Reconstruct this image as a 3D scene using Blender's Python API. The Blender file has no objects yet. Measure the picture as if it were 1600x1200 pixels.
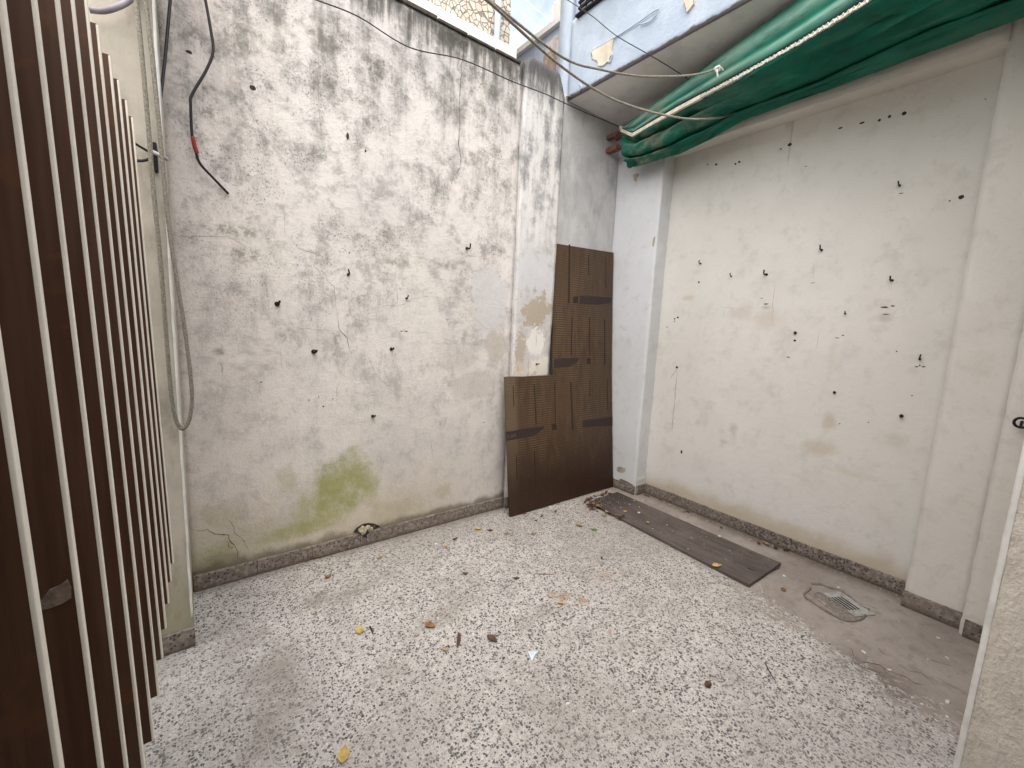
import bpy, bmesh, math, random
import numpy as np
from mathutils import Vector, Matrix, noise as mnoise

# ------------------------------------------------------------------ camera, world, sun, exposure
scene = bpy.context.scene
COL = scene.collection
CAM_H = 1.45
FPX = 661.0                                    # focal length in pixels of the 1600 x 1200 photograph
R = np.array([[0.79678083, 0.04651905, -0.60247513],
              [-0.6025284, 0.13677144, -0.78629072],
              [0.0458239, 0.98950975, 0.13700591]])
cam_data = bpy.data.cameras.new("camera")
cam_data.sensor_fit = 'HORIZONTAL'
cam_data.sensor_width = 36.0
cam_data.lens = FPX / 1600.0 * 36.0
cam_data.clip_start = 0.02
cam_data.clip_end = 3000.0
cam = bpy.data.objects.new("camera", cam_data)
COL.objects.link(cam)
m4 = Matrix.Identity(4)
for i in range(3):
    for j in range(3):
        m4[i][j] = R[i][j]
m4[2][3] = CAM_H
cam.matrix_world = m4
scene.camera = cam

SUN_EL, SUN_AZ = math.radians(60), math.radians(225)      # azimuth clockwise from +Y
world = bpy.data.worlds.new("World")
scene.world = world
world.use_nodes = True
wt = world.node_tree
bg = wt.nodes["Background"]
sky = wt.nodes.new("ShaderNodeTexSky")
sky.sky_type = 'NISHITA'
sky.sun_disc = False
sky.sun_elevation = SUN_EL
sky.sun_rotation = SUN_AZ
sky.air_density = 1.0
sky.dust_density = 6.0
sky.ozone_density = 0.6
tc = wt.nodes.new("ShaderNodeTexCoord")
cn = wt.nodes.new("ShaderNodeTexNoise")
cn.inputs["Scale"].default_value = 3.2
cn.inputs["Detail"].default_value = 6
cn.inputs["Roughness"].default_value = .6
wt.links.new(tc.outputs["Generated"], cn.inputs["Vector"])
cr_ = wt.nodes.new("ShaderNodeMapRange")
cr_.interpolation_type = 'SMOOTHSTEP'
cr_.inputs[1].default_value = .34
cr_.inputs[2].default_value = .58
wt.links.new(cn.outputs["Fac"], cr_.inputs[0])
cm = wt.nodes.new("ShaderNodeMix")
cm.data_type = 'RGBA'
wt.links.new(cr_.outputs[0], cm.inputs[0])
wt.links.new(sky.outputs[0], cm.inputs[6])
cm.inputs[7].default_value = (2.8, 2.8, 2.8, 1)            # thin bright cloud
wt.links.new(cm.outputs[2], bg.inputs[0])
bg.inputs[1].default_value = 0.15

sun_data = bpy.data.lights.new("sun", 'SUN')
sun_data.energy = 1.5
sun_data.angle = math.radians(110)
sun_data.color = (1.0, 0.965, 0.92)
sun = bpy.data.objects.new("sun", sun_data)
COL.objects.link(sun)
sd = Vector((math.sin(SUN_AZ) * math.cos(SUN_EL), math.cos(SUN_AZ) * math.cos(SUN_EL), math.sin(SUN_EL)))
sun.rotation_euler = sd.to_track_quat('Z', 'Y').to_euler()
sun.location = sd * 20

scene.view_settings.view_transform = 'Standard'
scene.view_settings.look = 'None'
scene.view_settings.exposure = 1.68
scene.view_settings.gamma = 1.0
scene.render.resolution_x, scene.render.resolution_y = 1024, 768
scene.cycles.max_bounces = 8
scene.cycles.diffuse_bounces = 5

# ------------------------------------------------------------------ helpers
CAMP = np.array([0, 0, CAM_H])


def P(px, py, ax, val):
    """point where the photograph's pixel meets the plane axis = val"""
    v = np.array([px - 800.0, 600.0 - py, -FPX])
    r = R @ v
    t = (val - CAMP[ax]) / r[ax]
    return CAMP + t * r


def V(*a):
    return Vector(a)


def n3(x, y, z):
    return mnoise.noise(Vector((x, y, z)))


def link(name, me, mat, parent=None, smooth=False):
    o = bpy.data.objects.new(name, me)
    COL.objects.link(o)
    if mat and not me.materials:
        me.materials.append(mat)
    if parent is not None:
        o.parent = parent
    if smooth:
        me.polygons.foreach_set("use_smooth", [True] * len(me.polygons))
    return o


def mesh(name, verts, faces):
    me = bpy.data.meshes.new(name)
    me.from_pydata([tuple(v) for v in verts], [], faces)
    me.update()
    return me


def tag(o, label=None, cat=None, group=None, kind=None):
    if label: o["label"] = label
    if cat: o["category"] = cat
    if group: o["group"] = group
    if kind: o["kind"] = kind
    return o


def empty(name, loc=(0, 0, 0)):
    o = bpy.data.objects.new(name, None)
    COL.objects.link(o)
    o.location = loc
    return o


def bm_obj(name, bm, mat, parent=None, smooth=False):
    bmesh.ops.recalc_face_normals(bm, faces=bm.faces[:])
    me = bpy.data.meshes.new(name)
    bm.to_mesh(me)
    bm.free()
    return link(name, me, mat, parent, smooth)


def bm_box(bm, lo, hi, bevel=0.0):
    lo, hi = Vector(lo), Vector(hi)
    g = bmesh.ops.create_cube(bm, size=1.0)
    vs = g['verts']
    c, s = (lo + hi) / 2, hi - lo
    for v in vs:
        v.co = Vector((v.co.x * s.x, v.co.y * s.y, v.co.z * s.z)) + c
    if bevel > 0:
        es = list({e for v in vs for e in v.link_edges})
        bmesh.ops.bevel(bm, geom=es, offset=bevel, segments=2, affect='EDGES', profile=0.5)
    return vs


def box(name, lo, hi, mat, parent=None, bevel=0.0):
    bm = bmesh.new()
    bm_box(bm, lo, hi, bevel)
    return bm_obj(name, bm, mat, parent)


def spline(pts, n):
    """Catmull-Rom through pts, n samples per span"""
    pts = [Vector(p) for p in pts]
    q = [pts[0] * 2 - pts[1]] + pts + [pts[-1] * 2 - pts[-2]]
    out = []
    for i in range(1, len(q) - 2):
        a, b, c, d = q[i - 1], q[i], q[i + 1], q[i + 2]
        for k in range(n):
            t = k / n
            out.append(0.5 * ((2 * b) + (c - a) * t + (2 * a - 5 * b + 4 * c - d) * t * t + (3 * b - a - 3 * c + d) * t ** 3))
    out.append(pts[-1])
    return out


def bm_tube(bm, pts, rad, sides=8, caps=True):
    pts = [Vector(p) for p in pts]
    rads = rad if isinstance(rad, (list, tuple)) else [rad] * len(pts)
    rings = []
    up = Vector((0, 0, 1))
    nrm = None
    for i, p in enumerate(pts):
        t = (pts[min(i + 1, len(pts) - 1)] - pts[max(i - 1, 0)]).normalized()
        if nrm is None:
            nrm = t.cross(up)
            if nrm.length < 1e-3: nrm = t.cross(Vector((1, 0, 0)))
        nrm = (nrm - t * nrm.dot(t)).normalized()
        bi = t.cross(nrm)
        rings.append([bm.verts.new(p + (nrm * math.cos(2 * math.pi * k / sides) + bi * math.sin(2 * math.pi * k / sides)) * rads[i]) for k in range(sides)])
    for a, b in zip(rings, rings[1:]):
        for k in range(sides):
            bm.faces.new((a[k], a[(k + 1) % sides], b[(k + 1) % sides], b[k]))
    if caps:
        bm.faces.new(rings[0][::-1])
        bm.faces.new(rings[-1])


def tube(name, pts, rad, mat, parent=None, sides=8):
    bm = bmesh.new()
    bm_tube(bm, pts, rad, sides)
    return bm_obj(name, bm, mat, parent, True)


# ------------------------------------------------------------------ material builder
class MB:
    def __init__(self, name):
        self.m = bpy.data.materials.new(name)
        self.m.use_nodes = True
        self.t = self.m.node_tree
        self.t.nodes.clear()
        self.o = self.t.nodes.new("ShaderNodeOutputMaterial")
        self.b = self.t.nodes.new("ShaderNodeBsdfPrincipled")
        self.t.links.new(self.b.outputs[0], self.o.inputs[0])
        g = self.t.nodes.new("ShaderNodeNewGeometry")
        self.pos = g.outputs["Position"]
        s = self.t.nodes.new("ShaderNodeSeparateXYZ")
        self.t.links.new(self.pos, s.inputs[0])
        self.x, self.y, self.z = s.outputs

    def put(self, sock, v):
        if isinstance(v, bpy.types.NodeSocket):
            self.t.links.new(v, sock)
        elif isinstance(v, (tuple, list)) and len(v) == 3 and sock.type == 'RGBA':
            sock.default_value = (*v, 1)
        else:
            sock.default_value = v

    def m_(self, op, a, b=0.0, c=None, clamp=False):
        n = self.t.nodes.new("ShaderNodeMath")
        n.operation = op
        n.use_clamp = clamp
        self.put(n.inputs[0], a)
        self.put(n.inputs[1], b)
        if c is not None: self.put(n.inputs[2], c)
        return n.outputs[0]

    def add(self, a, b): return self.m_('ADD', a, b)
    def sub(self, a, b): return self.m_('SUBTRACT', a, b)
    def mul(self, *a):
        r = a[0]
        for b in a[1:]: r = self.m_('MULTIPLY', r, b)
        return r
    def mx(self, *a):
        r = a[0]
        for b in a[1:]: r = self.m_('MAXIMUM', r, b)
        return r
    def inv(self, a): return self.m_('SUBTRACT', 1.0, a, clamp=True)

    def sc(self, sx, sy, sz, off=(0, 0, 0)):
        n = self.t.nodes.new("ShaderNodeVectorMath")
        n.operation = 'MULTIPLY_ADD'
        self.put(n.inputs[0], self.pos)
        n.inputs[1].default_value = (sx, sy, sz)
        n.inputs[2].default_value = off
        return n.outputs[0]

    def noise(self, scale=1.0, detail=5, rough=0.55, vec=None, dist=0.0):
        n = self.t.nodes.new("ShaderNodeTexNoise")
        self.put(n.inputs["Vector"], vec if vec is not None else self.pos)
        n.inputs["Scale"].default_value = scale
        n.inputs["Detail"].default_value = detail
        n.inputs["Roughness"].default_value = rough
        n.inputs["Distortion"].default_value = dist
        return n.outputs["Fac"]

    def vor(self, scale, vec=None, feature='F1', rand=1.0):
        n = self.t.nodes.new("ShaderNodeTexVoronoi")
        n.feature = feature
        self.put(n.inputs["Vector"], vec if vec is not None else self.pos)
        n.inputs["Scale"].default_value = scale
        n.inputs["Randomness"].default_value = rand
        return n

    def ramp(self, f, lo, hi, a=0.0, b=1.0):
        n = self.t.nodes.new("ShaderNodeMapRange")
        n.interpolation_type = 'SMOOTHSTEP'
        if lo > hi: lo, hi, a, b = hi, lo, b, a
        self.put(n.inputs[0], f)
        n.inputs[1].default_value = lo
        n.inputs[2].default_value = hi
        n.inputs[3].default_value = a
        n.inputs[4].default_value = b
        return n.outputs[0]

    def mix(self, f, a, b):
        n = self.t.nodes.new("ShaderNodeMix")
        n.data_type = 'RGBA'
        self.put(n.inputs[0], f)
        self.put(n.inputs[6], a)
        self.put(n.inputs[7], b)
        return n.outputs[2]

    def spot(self, u, v, cu, cv, ru, rv, wob=0.5, nz=None, soft=0.5):
        """mask of a ragged patch at (cu, cv) on the coordinates u, v"""
        a = self.m_('DIVIDE', self.sub(u, cu), ru)
        b = self.m_('DIVIDE', self.sub(v, cv), rv)
        d = self.m_('SQRT', self.add(self.mul(a, a), self.mul(b, b)))
        if nz is not None:
            d = self.add(d, self.mul(self.sub(nz, 0.5), wob * 2))
        return self.ramp(d, 1.0, 1.0 - soft)

    def rand(self):
        n = self.t.nodes.new("ShaderNodeObjectInfo")
        return n.outputs["Random"]

    def done(self, col, rough=0.8, bump=None, strength=0.3, dist=0.01, spec=0.35, metal=0.0, trans=0.0):
        self.put(self.b.inputs["Base Color"], col)
        self.put(self.b.inputs["Roughness"], rough)
        self.put(self.b.inputs["Specular IOR Level"], spec)
        self.put(self.b.inputs["Metallic"], metal)
        if bump is not None:
            n = self.t.nodes.new("ShaderNodeBump")
            n.inputs["Strength"].default_value = strength
            n.inputs["Distance"].default_value = dist
            self.put(n.inputs["Height"], bump)
            self.t.links.new(n.outputs[0], self.b.inputs["Normal"])
        return self.m


def plain(name, col, rough=0.7, var=0.25, scale=20, bump=0.15, metal=0.0, spec=0.35):
    b = MB(name)
    n = b.noise(scale, 5)
    n2 = b.noise(scale * 6, 3)
    dk = tuple(c * (1 - var) for c in col)
    lt = tuple(min(1, c * (1 + var)) for c in col)
    c = b.mix(b.ramp(n, .3, .7), dk, lt)
    return b.done(c, rough, b.add(n, b.mul(n2, .5)), bump, .004, spec, metal)


YB = 2.590          # back wall plaster
YPIL = 2.565        # its end pilaster
YREC = 2.645        # recessed wall in the corner
XR = 3.24           # right wall panel
XPIL = 3.10         # corner pillar and lintel
XP1, XP2 = 3.11, 3.05
ZSOF = 3.21         # underside of the slab
XFAS = 2.437        # front of the slab / upper wall


def bw(px, py):     # (x, z) on the back wall
    p = P(px, py, 1, YB)
    return p[0], p[2]


def rw(px, py):     # (y, z) on the right wall panel
    p = P(px, py, 0, XR)
    return p[1], p[2]


def fl(px, py, z=0.0):
    p = P(px, py, 2, z)
    return p[0], p[1]


# ---- plaster of the back wall
def mat_back():
    b = MB("stained_plaster")
    x, z = b.x, b.z
    nl = b.noise(1.1, 5)
    nm = b.noise(4.0, 7, .68)
    nf = b.noise(22, 5, .72)
    nff = b.noise(90, 3, .65)
    grit = b.noise(9, 8, .80)
    gritv = b.noise(1, 8, .76, b.sc(14, 14, 4.5, (2, 0, 3)))
    streak = b.noise(1, 6, .68, b.sc(9, 9, 1.3))
    streak2 = b.noise(1, 5, .66, b.sc(22, 22, 2.2, (4, 0, 7)))
    wash = b.noise(1, 6, .68, b.sc(7, 7, 15, (9, 2, 1)))
    c = b.mix(b.ramp(nl, .35, .65), (.70, .665, .63), (.60, .575, .55))
    c = b.mix(b.mul(b.ramp(x, .55, .1), .5), c, (.66, .59, .545))                       # pinkish old paint at the pier end
    c = b.mix(b.mul(b.ramp(nm, .44, .7), .4), c, (.47, .45, .43))
    # gritty grey bloom all over, stronger upwards
    up = b.ramp(z, .3, 2.2, .55, 1.0)
    c = b.mix(b.mul(b.ramp(grit, .47, .65), up, .72), c, (.31, .30, .28))
    c = b.mix(b.mul(b.ramp(gritv, .50, .66), b.ramp(nm, .38, .60), up, .60), c, (.27, .26, .245))
    # horizontal trowel ghosts in the middle band
    c = b.mix(b.mul(b.ramp(wash, .50, .68), b.ramp(nl, .36, .56), b.ramp(z, .9, 1.4), b.ramp(z, 2.7, 2.1), .62), c, (.30, .285, .27))
    # cream limewash patches
    c = b.mix(b.mul(b.ramp(b.noise(2.2, 7, .66, b.sc(1, 1, 1, (13, 0, 5))), .54, .66), .45), c, (.72, .69, .63))
    # mould, thicker towards the top
    hi = b.ramp(b.add(z, b.mul(nl, 1.0)), 2.0, 3.7)
    mould = b.mul(b.ramp(b.add(b.mul(streak, .45), b.add(b.mul(nm, .3), b.mul(grit, .25))), .46, .62), hi)
    c = b.mix(b.mul(mould, .86), c, (.135, .132, .118))
    blot = b.mul(b.ramp(nm, .50, .66), b.ramp(b.add(b.mul(nf, .5), b.mul(grit, .5)), .44, .60), b.ramp(b.add(z, b.mul(nl, .8)), 1.9, 2.7))
    c = b.mix(b.mul(blot, .7), c, (.17, .165, .14))
    for (px, py, rx, rz, k) in ((590, 105, .17, .20, .75), (560, 170, .12, .14, .6), (380, 60, .16, .14, .45), (470, 30, .22, .12, .5),
                                (330, 180, .09, .10, .6), (720, 190, .12, .30, .45), (780, 200, .10, .35, .55), (520, 150, .2, .1, .4), (680, 60, .3, .15, .5)):
        u, v = bw(px, py)
        s = b.spot(x, z, u, v, rx, rz, .9, nm, .9)
        c = b.mix(b.mul(s, b.ramp(b.add(b.mul(streak, .35), b.mul(grit, .65)), .42, .60), k), c, (.12, .115, .09))
    # dark drip line under the coping, runs of it downwards
    top = b.ramp(b.add(z, b.add(b.mul(b.sub(streak2, .5), .55), b.mul(b.sub(nm, .5), .25))), 3.05, 3.26)
    top = b.mul(top, b.ramp(x, .2, .9, .45, 1.0))
    c = b.mix(b.mul(top, .92), c, (.055, .052, .046))
    runs = b.mul(b.ramp(streak2, .56, .68), b.ramp(z, 2.35, 3.2), b.ramp(x, .9, 1.6))
    c = b.mix(b.mul(runs, .7), c, (.13, .13, .135))
    # grains of mould
    grain = b.mul(b.ramp(nff, .55, .64), b.ramp(nm, .42, .60), b.ramp(z, .6, 2.2))
    c = b.mix(b.mul(grain, .75), c, (.16, .15, .13))
    # repair skim, greyer and smoother
    n5 = b.noise(7, 6, .65, b.sc(1, 1, 1, (3, 3, 3)))
    for (px, py, rx, rz, col, k) in ((765, 470, .17, .28, (.57, .565, .565), .8), (740, 600, .20, .12, (.50, .47, .42), .6),
                                     (775, 540, .10, .14, (.46, .42, .37), .65), (715, 560, .16, .10, (.52, .49, .45), .5), (660, 500, .2, .2, (.68, .65, .61), .6)):
        u, v = bw(px, py)
        c = b.mix(b.mul(b.spot(x, z, u, v, rx, rz, .8, n5, .25), k), c, col)
    # smudges where fixings were torn out
    for (px, py, rx, rz) in ((439, 527, .045, .05), (527, 530, .03, .05), (545, 467, .07, .025), (548, 493, .05, .02), (632, 517, .035, .012), (380, 400, .10, .05),
                             (345, 550, .05, .03), (725, 425, .05, .05), (360, 360, .2, .05), (620, 410, .12, .05), (700, 415, .16, .05)):
        u, v = bw(px, py)
        c = b.mix(b.mul(b.spot(x, z, u, v, rx, rz, .9, n5, .7), b.ramp(nf, .4, .6), .75), c, (.24, .22, .18))
    # damp yellowing and algae near the floor
    damp = b.ramp(b.add(z, b.add(b.mul(b.sub(nm, .5), .7), b.mul(b.sub(gritv, .5), .3))), .62, .05)
    c = b.mix(b.mul(damp, b.ramp(x, 2.0, 1.0), .75), c, (.50, .45, .33))
    vst = b.noise(1, 6, .68, b.sc(7, 7, 3, (1, 0, 8)))
    for (px, py, rx, rz, k) in ((530, 770, .25, .25, .85), (555, 745, .20, .22, .7), (500, 790, .18, .16, .6), (452, 750, .07, .11, .5), (470, 828, .30, .06, .75), (690, 768, .10, .07, .45),
                                (355, 800, .16, .10, .35), (330, 870, .13, .09, .6), (620, 795, .25, .10, .35), (400, 835, .25, .12, .35)):
        u, v = bw(px, py)
        c = b.mix(b.mul(b.spot(x, z, u, v, rx, rz, .8, vst, .65), b.ramp(grit, .33, .60, .45, 1), k), c, (.31, .315, .12) if k > .5 else (.38, .35, .21))
    u, v = bw(340, 885)
    c = b.mix(b.mul(b.spot(x, z, u, v, .16, .08, .7, n5, .4), .6), c, (.25, .23, .15))
    c = b.mix(b.mul(b.ramp(b.add(z, b.mul(b.sub(n5, .5), .14)), .15, .09), .75), c, (.12, .105, .07))       # dirt line on the skirting
    c = b.mix(b.mul(b.ramp(b.noise(300, 2), .62, .75), .25), c, (.25, .24, .22))
    h = b.add(b.mul(grit, 1.6), b.mul(nff, .5))
    return b.done(c, .92, h, .75, .008, .2)


def mat_pilaster():
    b = MB("streaked_plaster")
    x, z = b.x, b.z
    nm = b.noise(5, 7, .62)
    nf = b.noise(24, 6, .65)
    streak = b.noise(1, 7, .72, b.sc(13, 13, 2.2, (2, 0, 0)))
    n5 = b.noise(11, 6, .72)
    c = b.mix(b.ramp(streak, .35, .65), (.66, .645, .625), (.54, .53, .52))
    c = b.mix(b.mul(b.ramp(n5, .46, .66), .5), c, (.36, .35, .345))
    c = b.mix(b.mul(b.ramp(b.add(b.mul(streak, .55), b.mul(n5, .45)), .46, .62), b.ramp(b.add(z, b.mul(nm, .7)), 2.0, 3.2), .8), c, (.18, .18, .185))
    c = b.mix(b.mul(b.ramp(b.add(z, b.mul(b.sub(streak, .5), .7)), 2.95, 3.25), .92), c, (.06, .06, .062))
    for (px, py, rx, rz, col, k, sf) in ((835, 425, .22, .20, (.55, .555, .57), .8, .3), (838, 490, .145, .16, (.40, .345, .27), .95, .15), (815, 545, .06, .18, (.42, .36, .28), .8, .2),
                                         (838, 530, .10, .12, (.74, .72, .68), .95, .2), (845, 575, .13, .09, (.72, .68, .60), .9, .3), (812, 580, .06, .09, (.66, .58, .46), .6, .4)):
        p = P(px, py, 1, YPIL)
        c = b.mix(b.mul(b.spot(x, z, p[0], p[2], rx, rz, 2.0, n5, sf), k), c, col)
    c = b.mix(b.mul(b.ramp(b.noise(1, 6, .6, b.sc(30, 30, 6, (7, 0, 1))), .58, .66), b.ramp(z, 1.5, 1.3), .7), c, (.38, .32, .24))
    h = b.add(b.mul(nm, 1.2), b.add(nf, b.mul(n5, .8)))
    return b.done(c, .92, h, .5, .008, .2)


def mat_recess():
    b = MB("grey_mottled_plaster")
    nm = b.noise(4, 9, .7)
    gv = b.noise(1, 8, .76, b.sc(12, 12, 3.5))
    c = b.mix(b.ramp(nm, .35, .65), (.54, .535, .53), (.43, .43, .43))
    c = b.mix(b.mul(b.ramp(gv, .48, .66), b.ramp(b.z, 1.8, 2.8, .4, 1), .6), c, (.31, .31, .315))
    return b.done(c, .92, b.add(nm, gv), .5, .008, .2)


def mat_pier():
    b = MB("pier_plaster")
    nm = b.noise(4, 9, .7)
    gv = b.noise(1, 8, .76, b.sc(10, 10, 4))
    c = b.mix(b.ramp(nm, .35, .65), (.56, .52, .44), (.46, .43, .365))
    c = b.mix(b.mul(b.ramp(gv, .48, .66), .55), c, (.30, .275, .225))
    c = b.mix(b.mul(b.ramp(b.add(b.z, b.mul(b.sub(nm, .5), .4)), .55, .12), .6), c, (.30, .275, .16))
    c = b.mix(b.mul(b.ramp(b.add(b.z, b.mul(b.sub(gv, .5), .5)), 1.9, 2.7), .4), c, (.34, .30, .23))
    return b.done(c, .92, b.add(nm, gv), .5, .008, .2)


def mat_right(name="cream_plaster", stains=True):
    b = MB(name)
    y, z = b.y, b.z
    nl = b.noise(1.0, 4)
    nm = b.noise(5, 6, .6)
    nf = b.noise(30, 5, .6)
    nff = b.noise(140, 3, .6)
    c = b.mix(b.ramp(nl, .35, .65), (.70, .68, .635), (.64, .62, .575)) if stains is not False else b.mix(b.ramp(nl, .35, .65), (.67, .685, .70), (.61, .622, .635))
    c = b.mix(b.mul(b.ramp(b.noise(10, 8, .76), .50, .66), .28), c, (.46, .44, .40))
    c = b.mix(b.mul(b.ramp(nm, .5, .72), .25), c, (.52, .49, .44))
    c = b.mix(b.mul(b.ramp(nff, .6, .72), .2), c, (.40, .37, .33))
    if stains:
        n5 = b.noise(9, 6, .65)
        c = b.mix(b.mul(b.ramp(b.add(z, b.mul(b.sub(nm, .5), .8)), .9, .2), .5), c, (.66, .65, .63))     # paler, patchy lower part
        c = b.mix(b.mul(b.ramp(n5, .56, .68), b.ramp(z, .9, .3), .35), c, (.47, .455, .43))
        for (px, py, rx, rz, col, k) in ((1295, 660, .05, .09, (.50, .42, .33), .7), (1280, 700, .13, .07, (.52, .44, .35), .6), (1200, 500, .12, .11, (.56, .48, .41), .5),
                                         (1160, 490, .12, .08, (.55, .47, .40), .5), (1385, 495, .05, .04, (.45, .42, .36), .6), (1198, 480, .05, .02, (.42, .38, .32), .6),
                                         (1075, 465, .07, .03, (.55, .47, .36), .6), (1145, 670, .05, .06, (.42, .41, .40), .6), (1090, 660, .04, .04, (.45, .44, .43), .5),
                                         (1130, 690, .05, .03, (.42, .41, .40), .5), (1238, 200, .012, .35, (.44, .41, .37), .6), (1235, 180, .03, .15, (.45, .42, .38), .5), (1300, 560, .03, .2, (.58, .53, .46), .4),
                                         (1400, 690, .08, .06, (.54, .49, .43), .5), (1330, 740, .2, .03, (.57, .50, .42), .5)):
            u, v = rw(px, py)
            c = b.mix(b.mul(b.spot(y, z, u, v, rx, rz, .8, n5, .8), k), c, col)
        c = b.mix(b.mul(b.ramp(b.add(z, b.mul(b.sub(nm, .5), .25)), .24, .10), .7), c, (.44, .36, .25))
    h = b.add(nm, b.add(b.mul(nf, .5), b.mul(nff, .25)))
    return b.done(c, .9, h, .5, .007, .25)


def mat_floor():
    b = MB("terrazzo")
    x, y = b.x, b.y
    flat = b.sc(1, 1, 0)
    wob = b.t.nodes.new("ShaderNodeVectorMath")
    wob.operation = 'MULTIPLY_ADD'
    nn = b.t.nodes.new("ShaderNodeTexNoise")
    b.put(nn.inputs["Vector"], flat)
    nn.inputs["Scale"].default_value = 60
    b.put(wob.inputs[0], nn.outputs["Color"])
    wob.inputs[1].default_value = (.012, .012, 0)
    b.put(wob.inputs[2], flat)
    wv = wob.outputs[0]
    nl = b.noise(.9, 5, .6, flat)
    nm = b.noise(3.2, 6, .6, flat)
    nf = b.noise(35, 4, .6, flat)

    def chips(scale, thr, size):
        v = b.vor(scale, wv)
        s = b.t.nodes.new("ShaderNodeSeparateColor")
        b.put(s.inputs[0], v.outputs["Color"])
        sel = b.ramp(s.outputs[0], thr, thr + .02)
        lim = b.m_('MULTIPLY_ADD', s.outputs[1], size * .6, size * .5)
        ins = b.ramp(b.sub(v.outputs["Distance"], lim), .06, -.03)
        return b.mul(sel, ins), s.outputs[2]
    k1, c1 = chips(106, .53, .60)
    k2, c2 = chips(200, .42, .58)
    k3, c3 = chips(110, .62, .5)
    cement = b.mix(b.ramp(nm, .35, .65), (.57, .548, .525), (.48, .46, .44))
    cement = b.mix(b.mul(b.ramp(nf, .42, .62), .5), cement, (.33, .315, .30))
    cement = b.mix(b.mul(b.ramp(b.rand(), 0, 1), .16), cement, (.40, .385, .375))
    c = b.mix(b.mul(k3, .8), cement, b.mix(c3, (.68, .665, .64), (.52, .495, .46)))
    c = b.mix(b.mul(k2, .75), c, b.mix(c2, (.10, .098, .10), (.30, .285, .27)))
    c = b.mix(b.mul(k1, .97), c, b.mix(b.ramp(c1, .45, 1), (.028, .028, .034), (.15, .142, .14)))
    # soiling
    c = b.mix(b.mul(b.ramp(nl, .42, .66), .5), c, (.25, .235, .215))
    c = b.mix(b.mul(b.ramp(b.noise(2.6, 6, .7, b.sc(1, 1, 0, (7, 1, 0))), .48, .66), .4), c, (.22, .205, .185))
    n5 = b.noise(6, 6, .65, flat)
    for (px, py, rx, ry, k) in ((690, 960, .22, .13, .45), (430, 1050, .10, .28, .45), (520, 935, .16, .10, .35), (420, 1160, .10, .14, .45), (860, 950, .22, .10, .3),
                                (370, 1010, .10, .2, .25), (560, 920, .2, .08, .3), (1000, 1000, .2, .2, .15)):
        u, v = fl(px, py)
        c = b.mix(b.mul(b.spot(x, y, u, v, rx * 1.3, ry * 1.3, 1.8, n5, .98), min(.5, k * 1.05)), c, (.205, .185, .155))
    for (px, py, rx, ry, k) in ((880, 932, .06, .035, .75), (908, 940, .045, .025, .85), (865, 926, .03, .02, .9), (945, 898, .07, .05, .4), (952, 987, .018, .018, .75)):
        u, v = fl(px, py)
        c = b.mix(b.mul(b.spot(x, y, u, v, rx * 1.2, ry * 1.2, 2.2, b.noise(28, 5, .72, flat), .8), k * .8), c, (.28, .175, .10))
    def joint(co, off):
        f = b.m_('ABSOLUTE', b.sub(b.m_('FRACT', b.m_('DIVIDE', b.sub(co, off - 30), TS_)), .5))
        return b.ramp(f, .4965, .4990)
    TS_ = .30
    gl = b.mul(b.mx(joint(x, .45), joint(y, 1.26)), b.ramp(b.noise(3, 4, .6, b.sc(1, 1, 0, (2, 9, 0))), .44, .58))
    c = b.mix(b.mul(gl, .55), c, (.60, .575, .545))
    # dried mud film along the right wall
    edge = b.add(b.sub(x, b.m_('MULTIPLY_ADD', y, .30, 2.16)), b.add(b.mul(b.sub(nm, .5), .35), b.mul(b.sub(n5, .5), .25)))
    flake = b.noise(48, 5, .6, b.sc(1, .6, 0, (5, 5, 0)))
    mud = b.ramp(b.add(edge, b.add(b.mul(b.sub(flake, .5), .75), b.mul(b.sub(n5, .5), .5))), -.08, .16)
    mud = b.mul(mud, b.ramp(edge, -.28, .06))
    u, v = fl(1500, 1180)
    mudc = b.mix(b.ramp(nm, .35, .7), (.27, .235, .212), (.36, .322, .295))
    mudc = b.mix(b.mul(b.ramp(b.noise(120, 4, .6, flat), .55, .68), .35), mudc, (.34, .31, .28))
    u, v = fl(1370, 1060)
    mudc = b.mix(b.mul(b.spot(x, y, u, v, .16, .22, .8, n5, .7), .6), mudc, (.13, .10, .085))
    mudc = b.mix(b.mul(b.ramp(b.noise(14, 7, .72, flat), .48, .66), .45), mudc, (.17, .14, .12))
    mudc = b.mix(b.mul(b.ramp(x, 3.1, 3.22), .7), mudc, (.12, .095, .075))
    c = b.mix(mud, c, mudc)
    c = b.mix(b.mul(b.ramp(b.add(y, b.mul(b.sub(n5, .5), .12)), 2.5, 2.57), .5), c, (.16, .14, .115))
    h = b.add(b.mul(nf, .3), b.add(b.mul(mud, .6), b.mul(b.mul(flake, mud), .6)))
    rough = b.mix(mud, (.62, .62, .62), (.95, .95, .95))
    return b.done(c, rough, h, .25, .003, .35)


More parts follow.
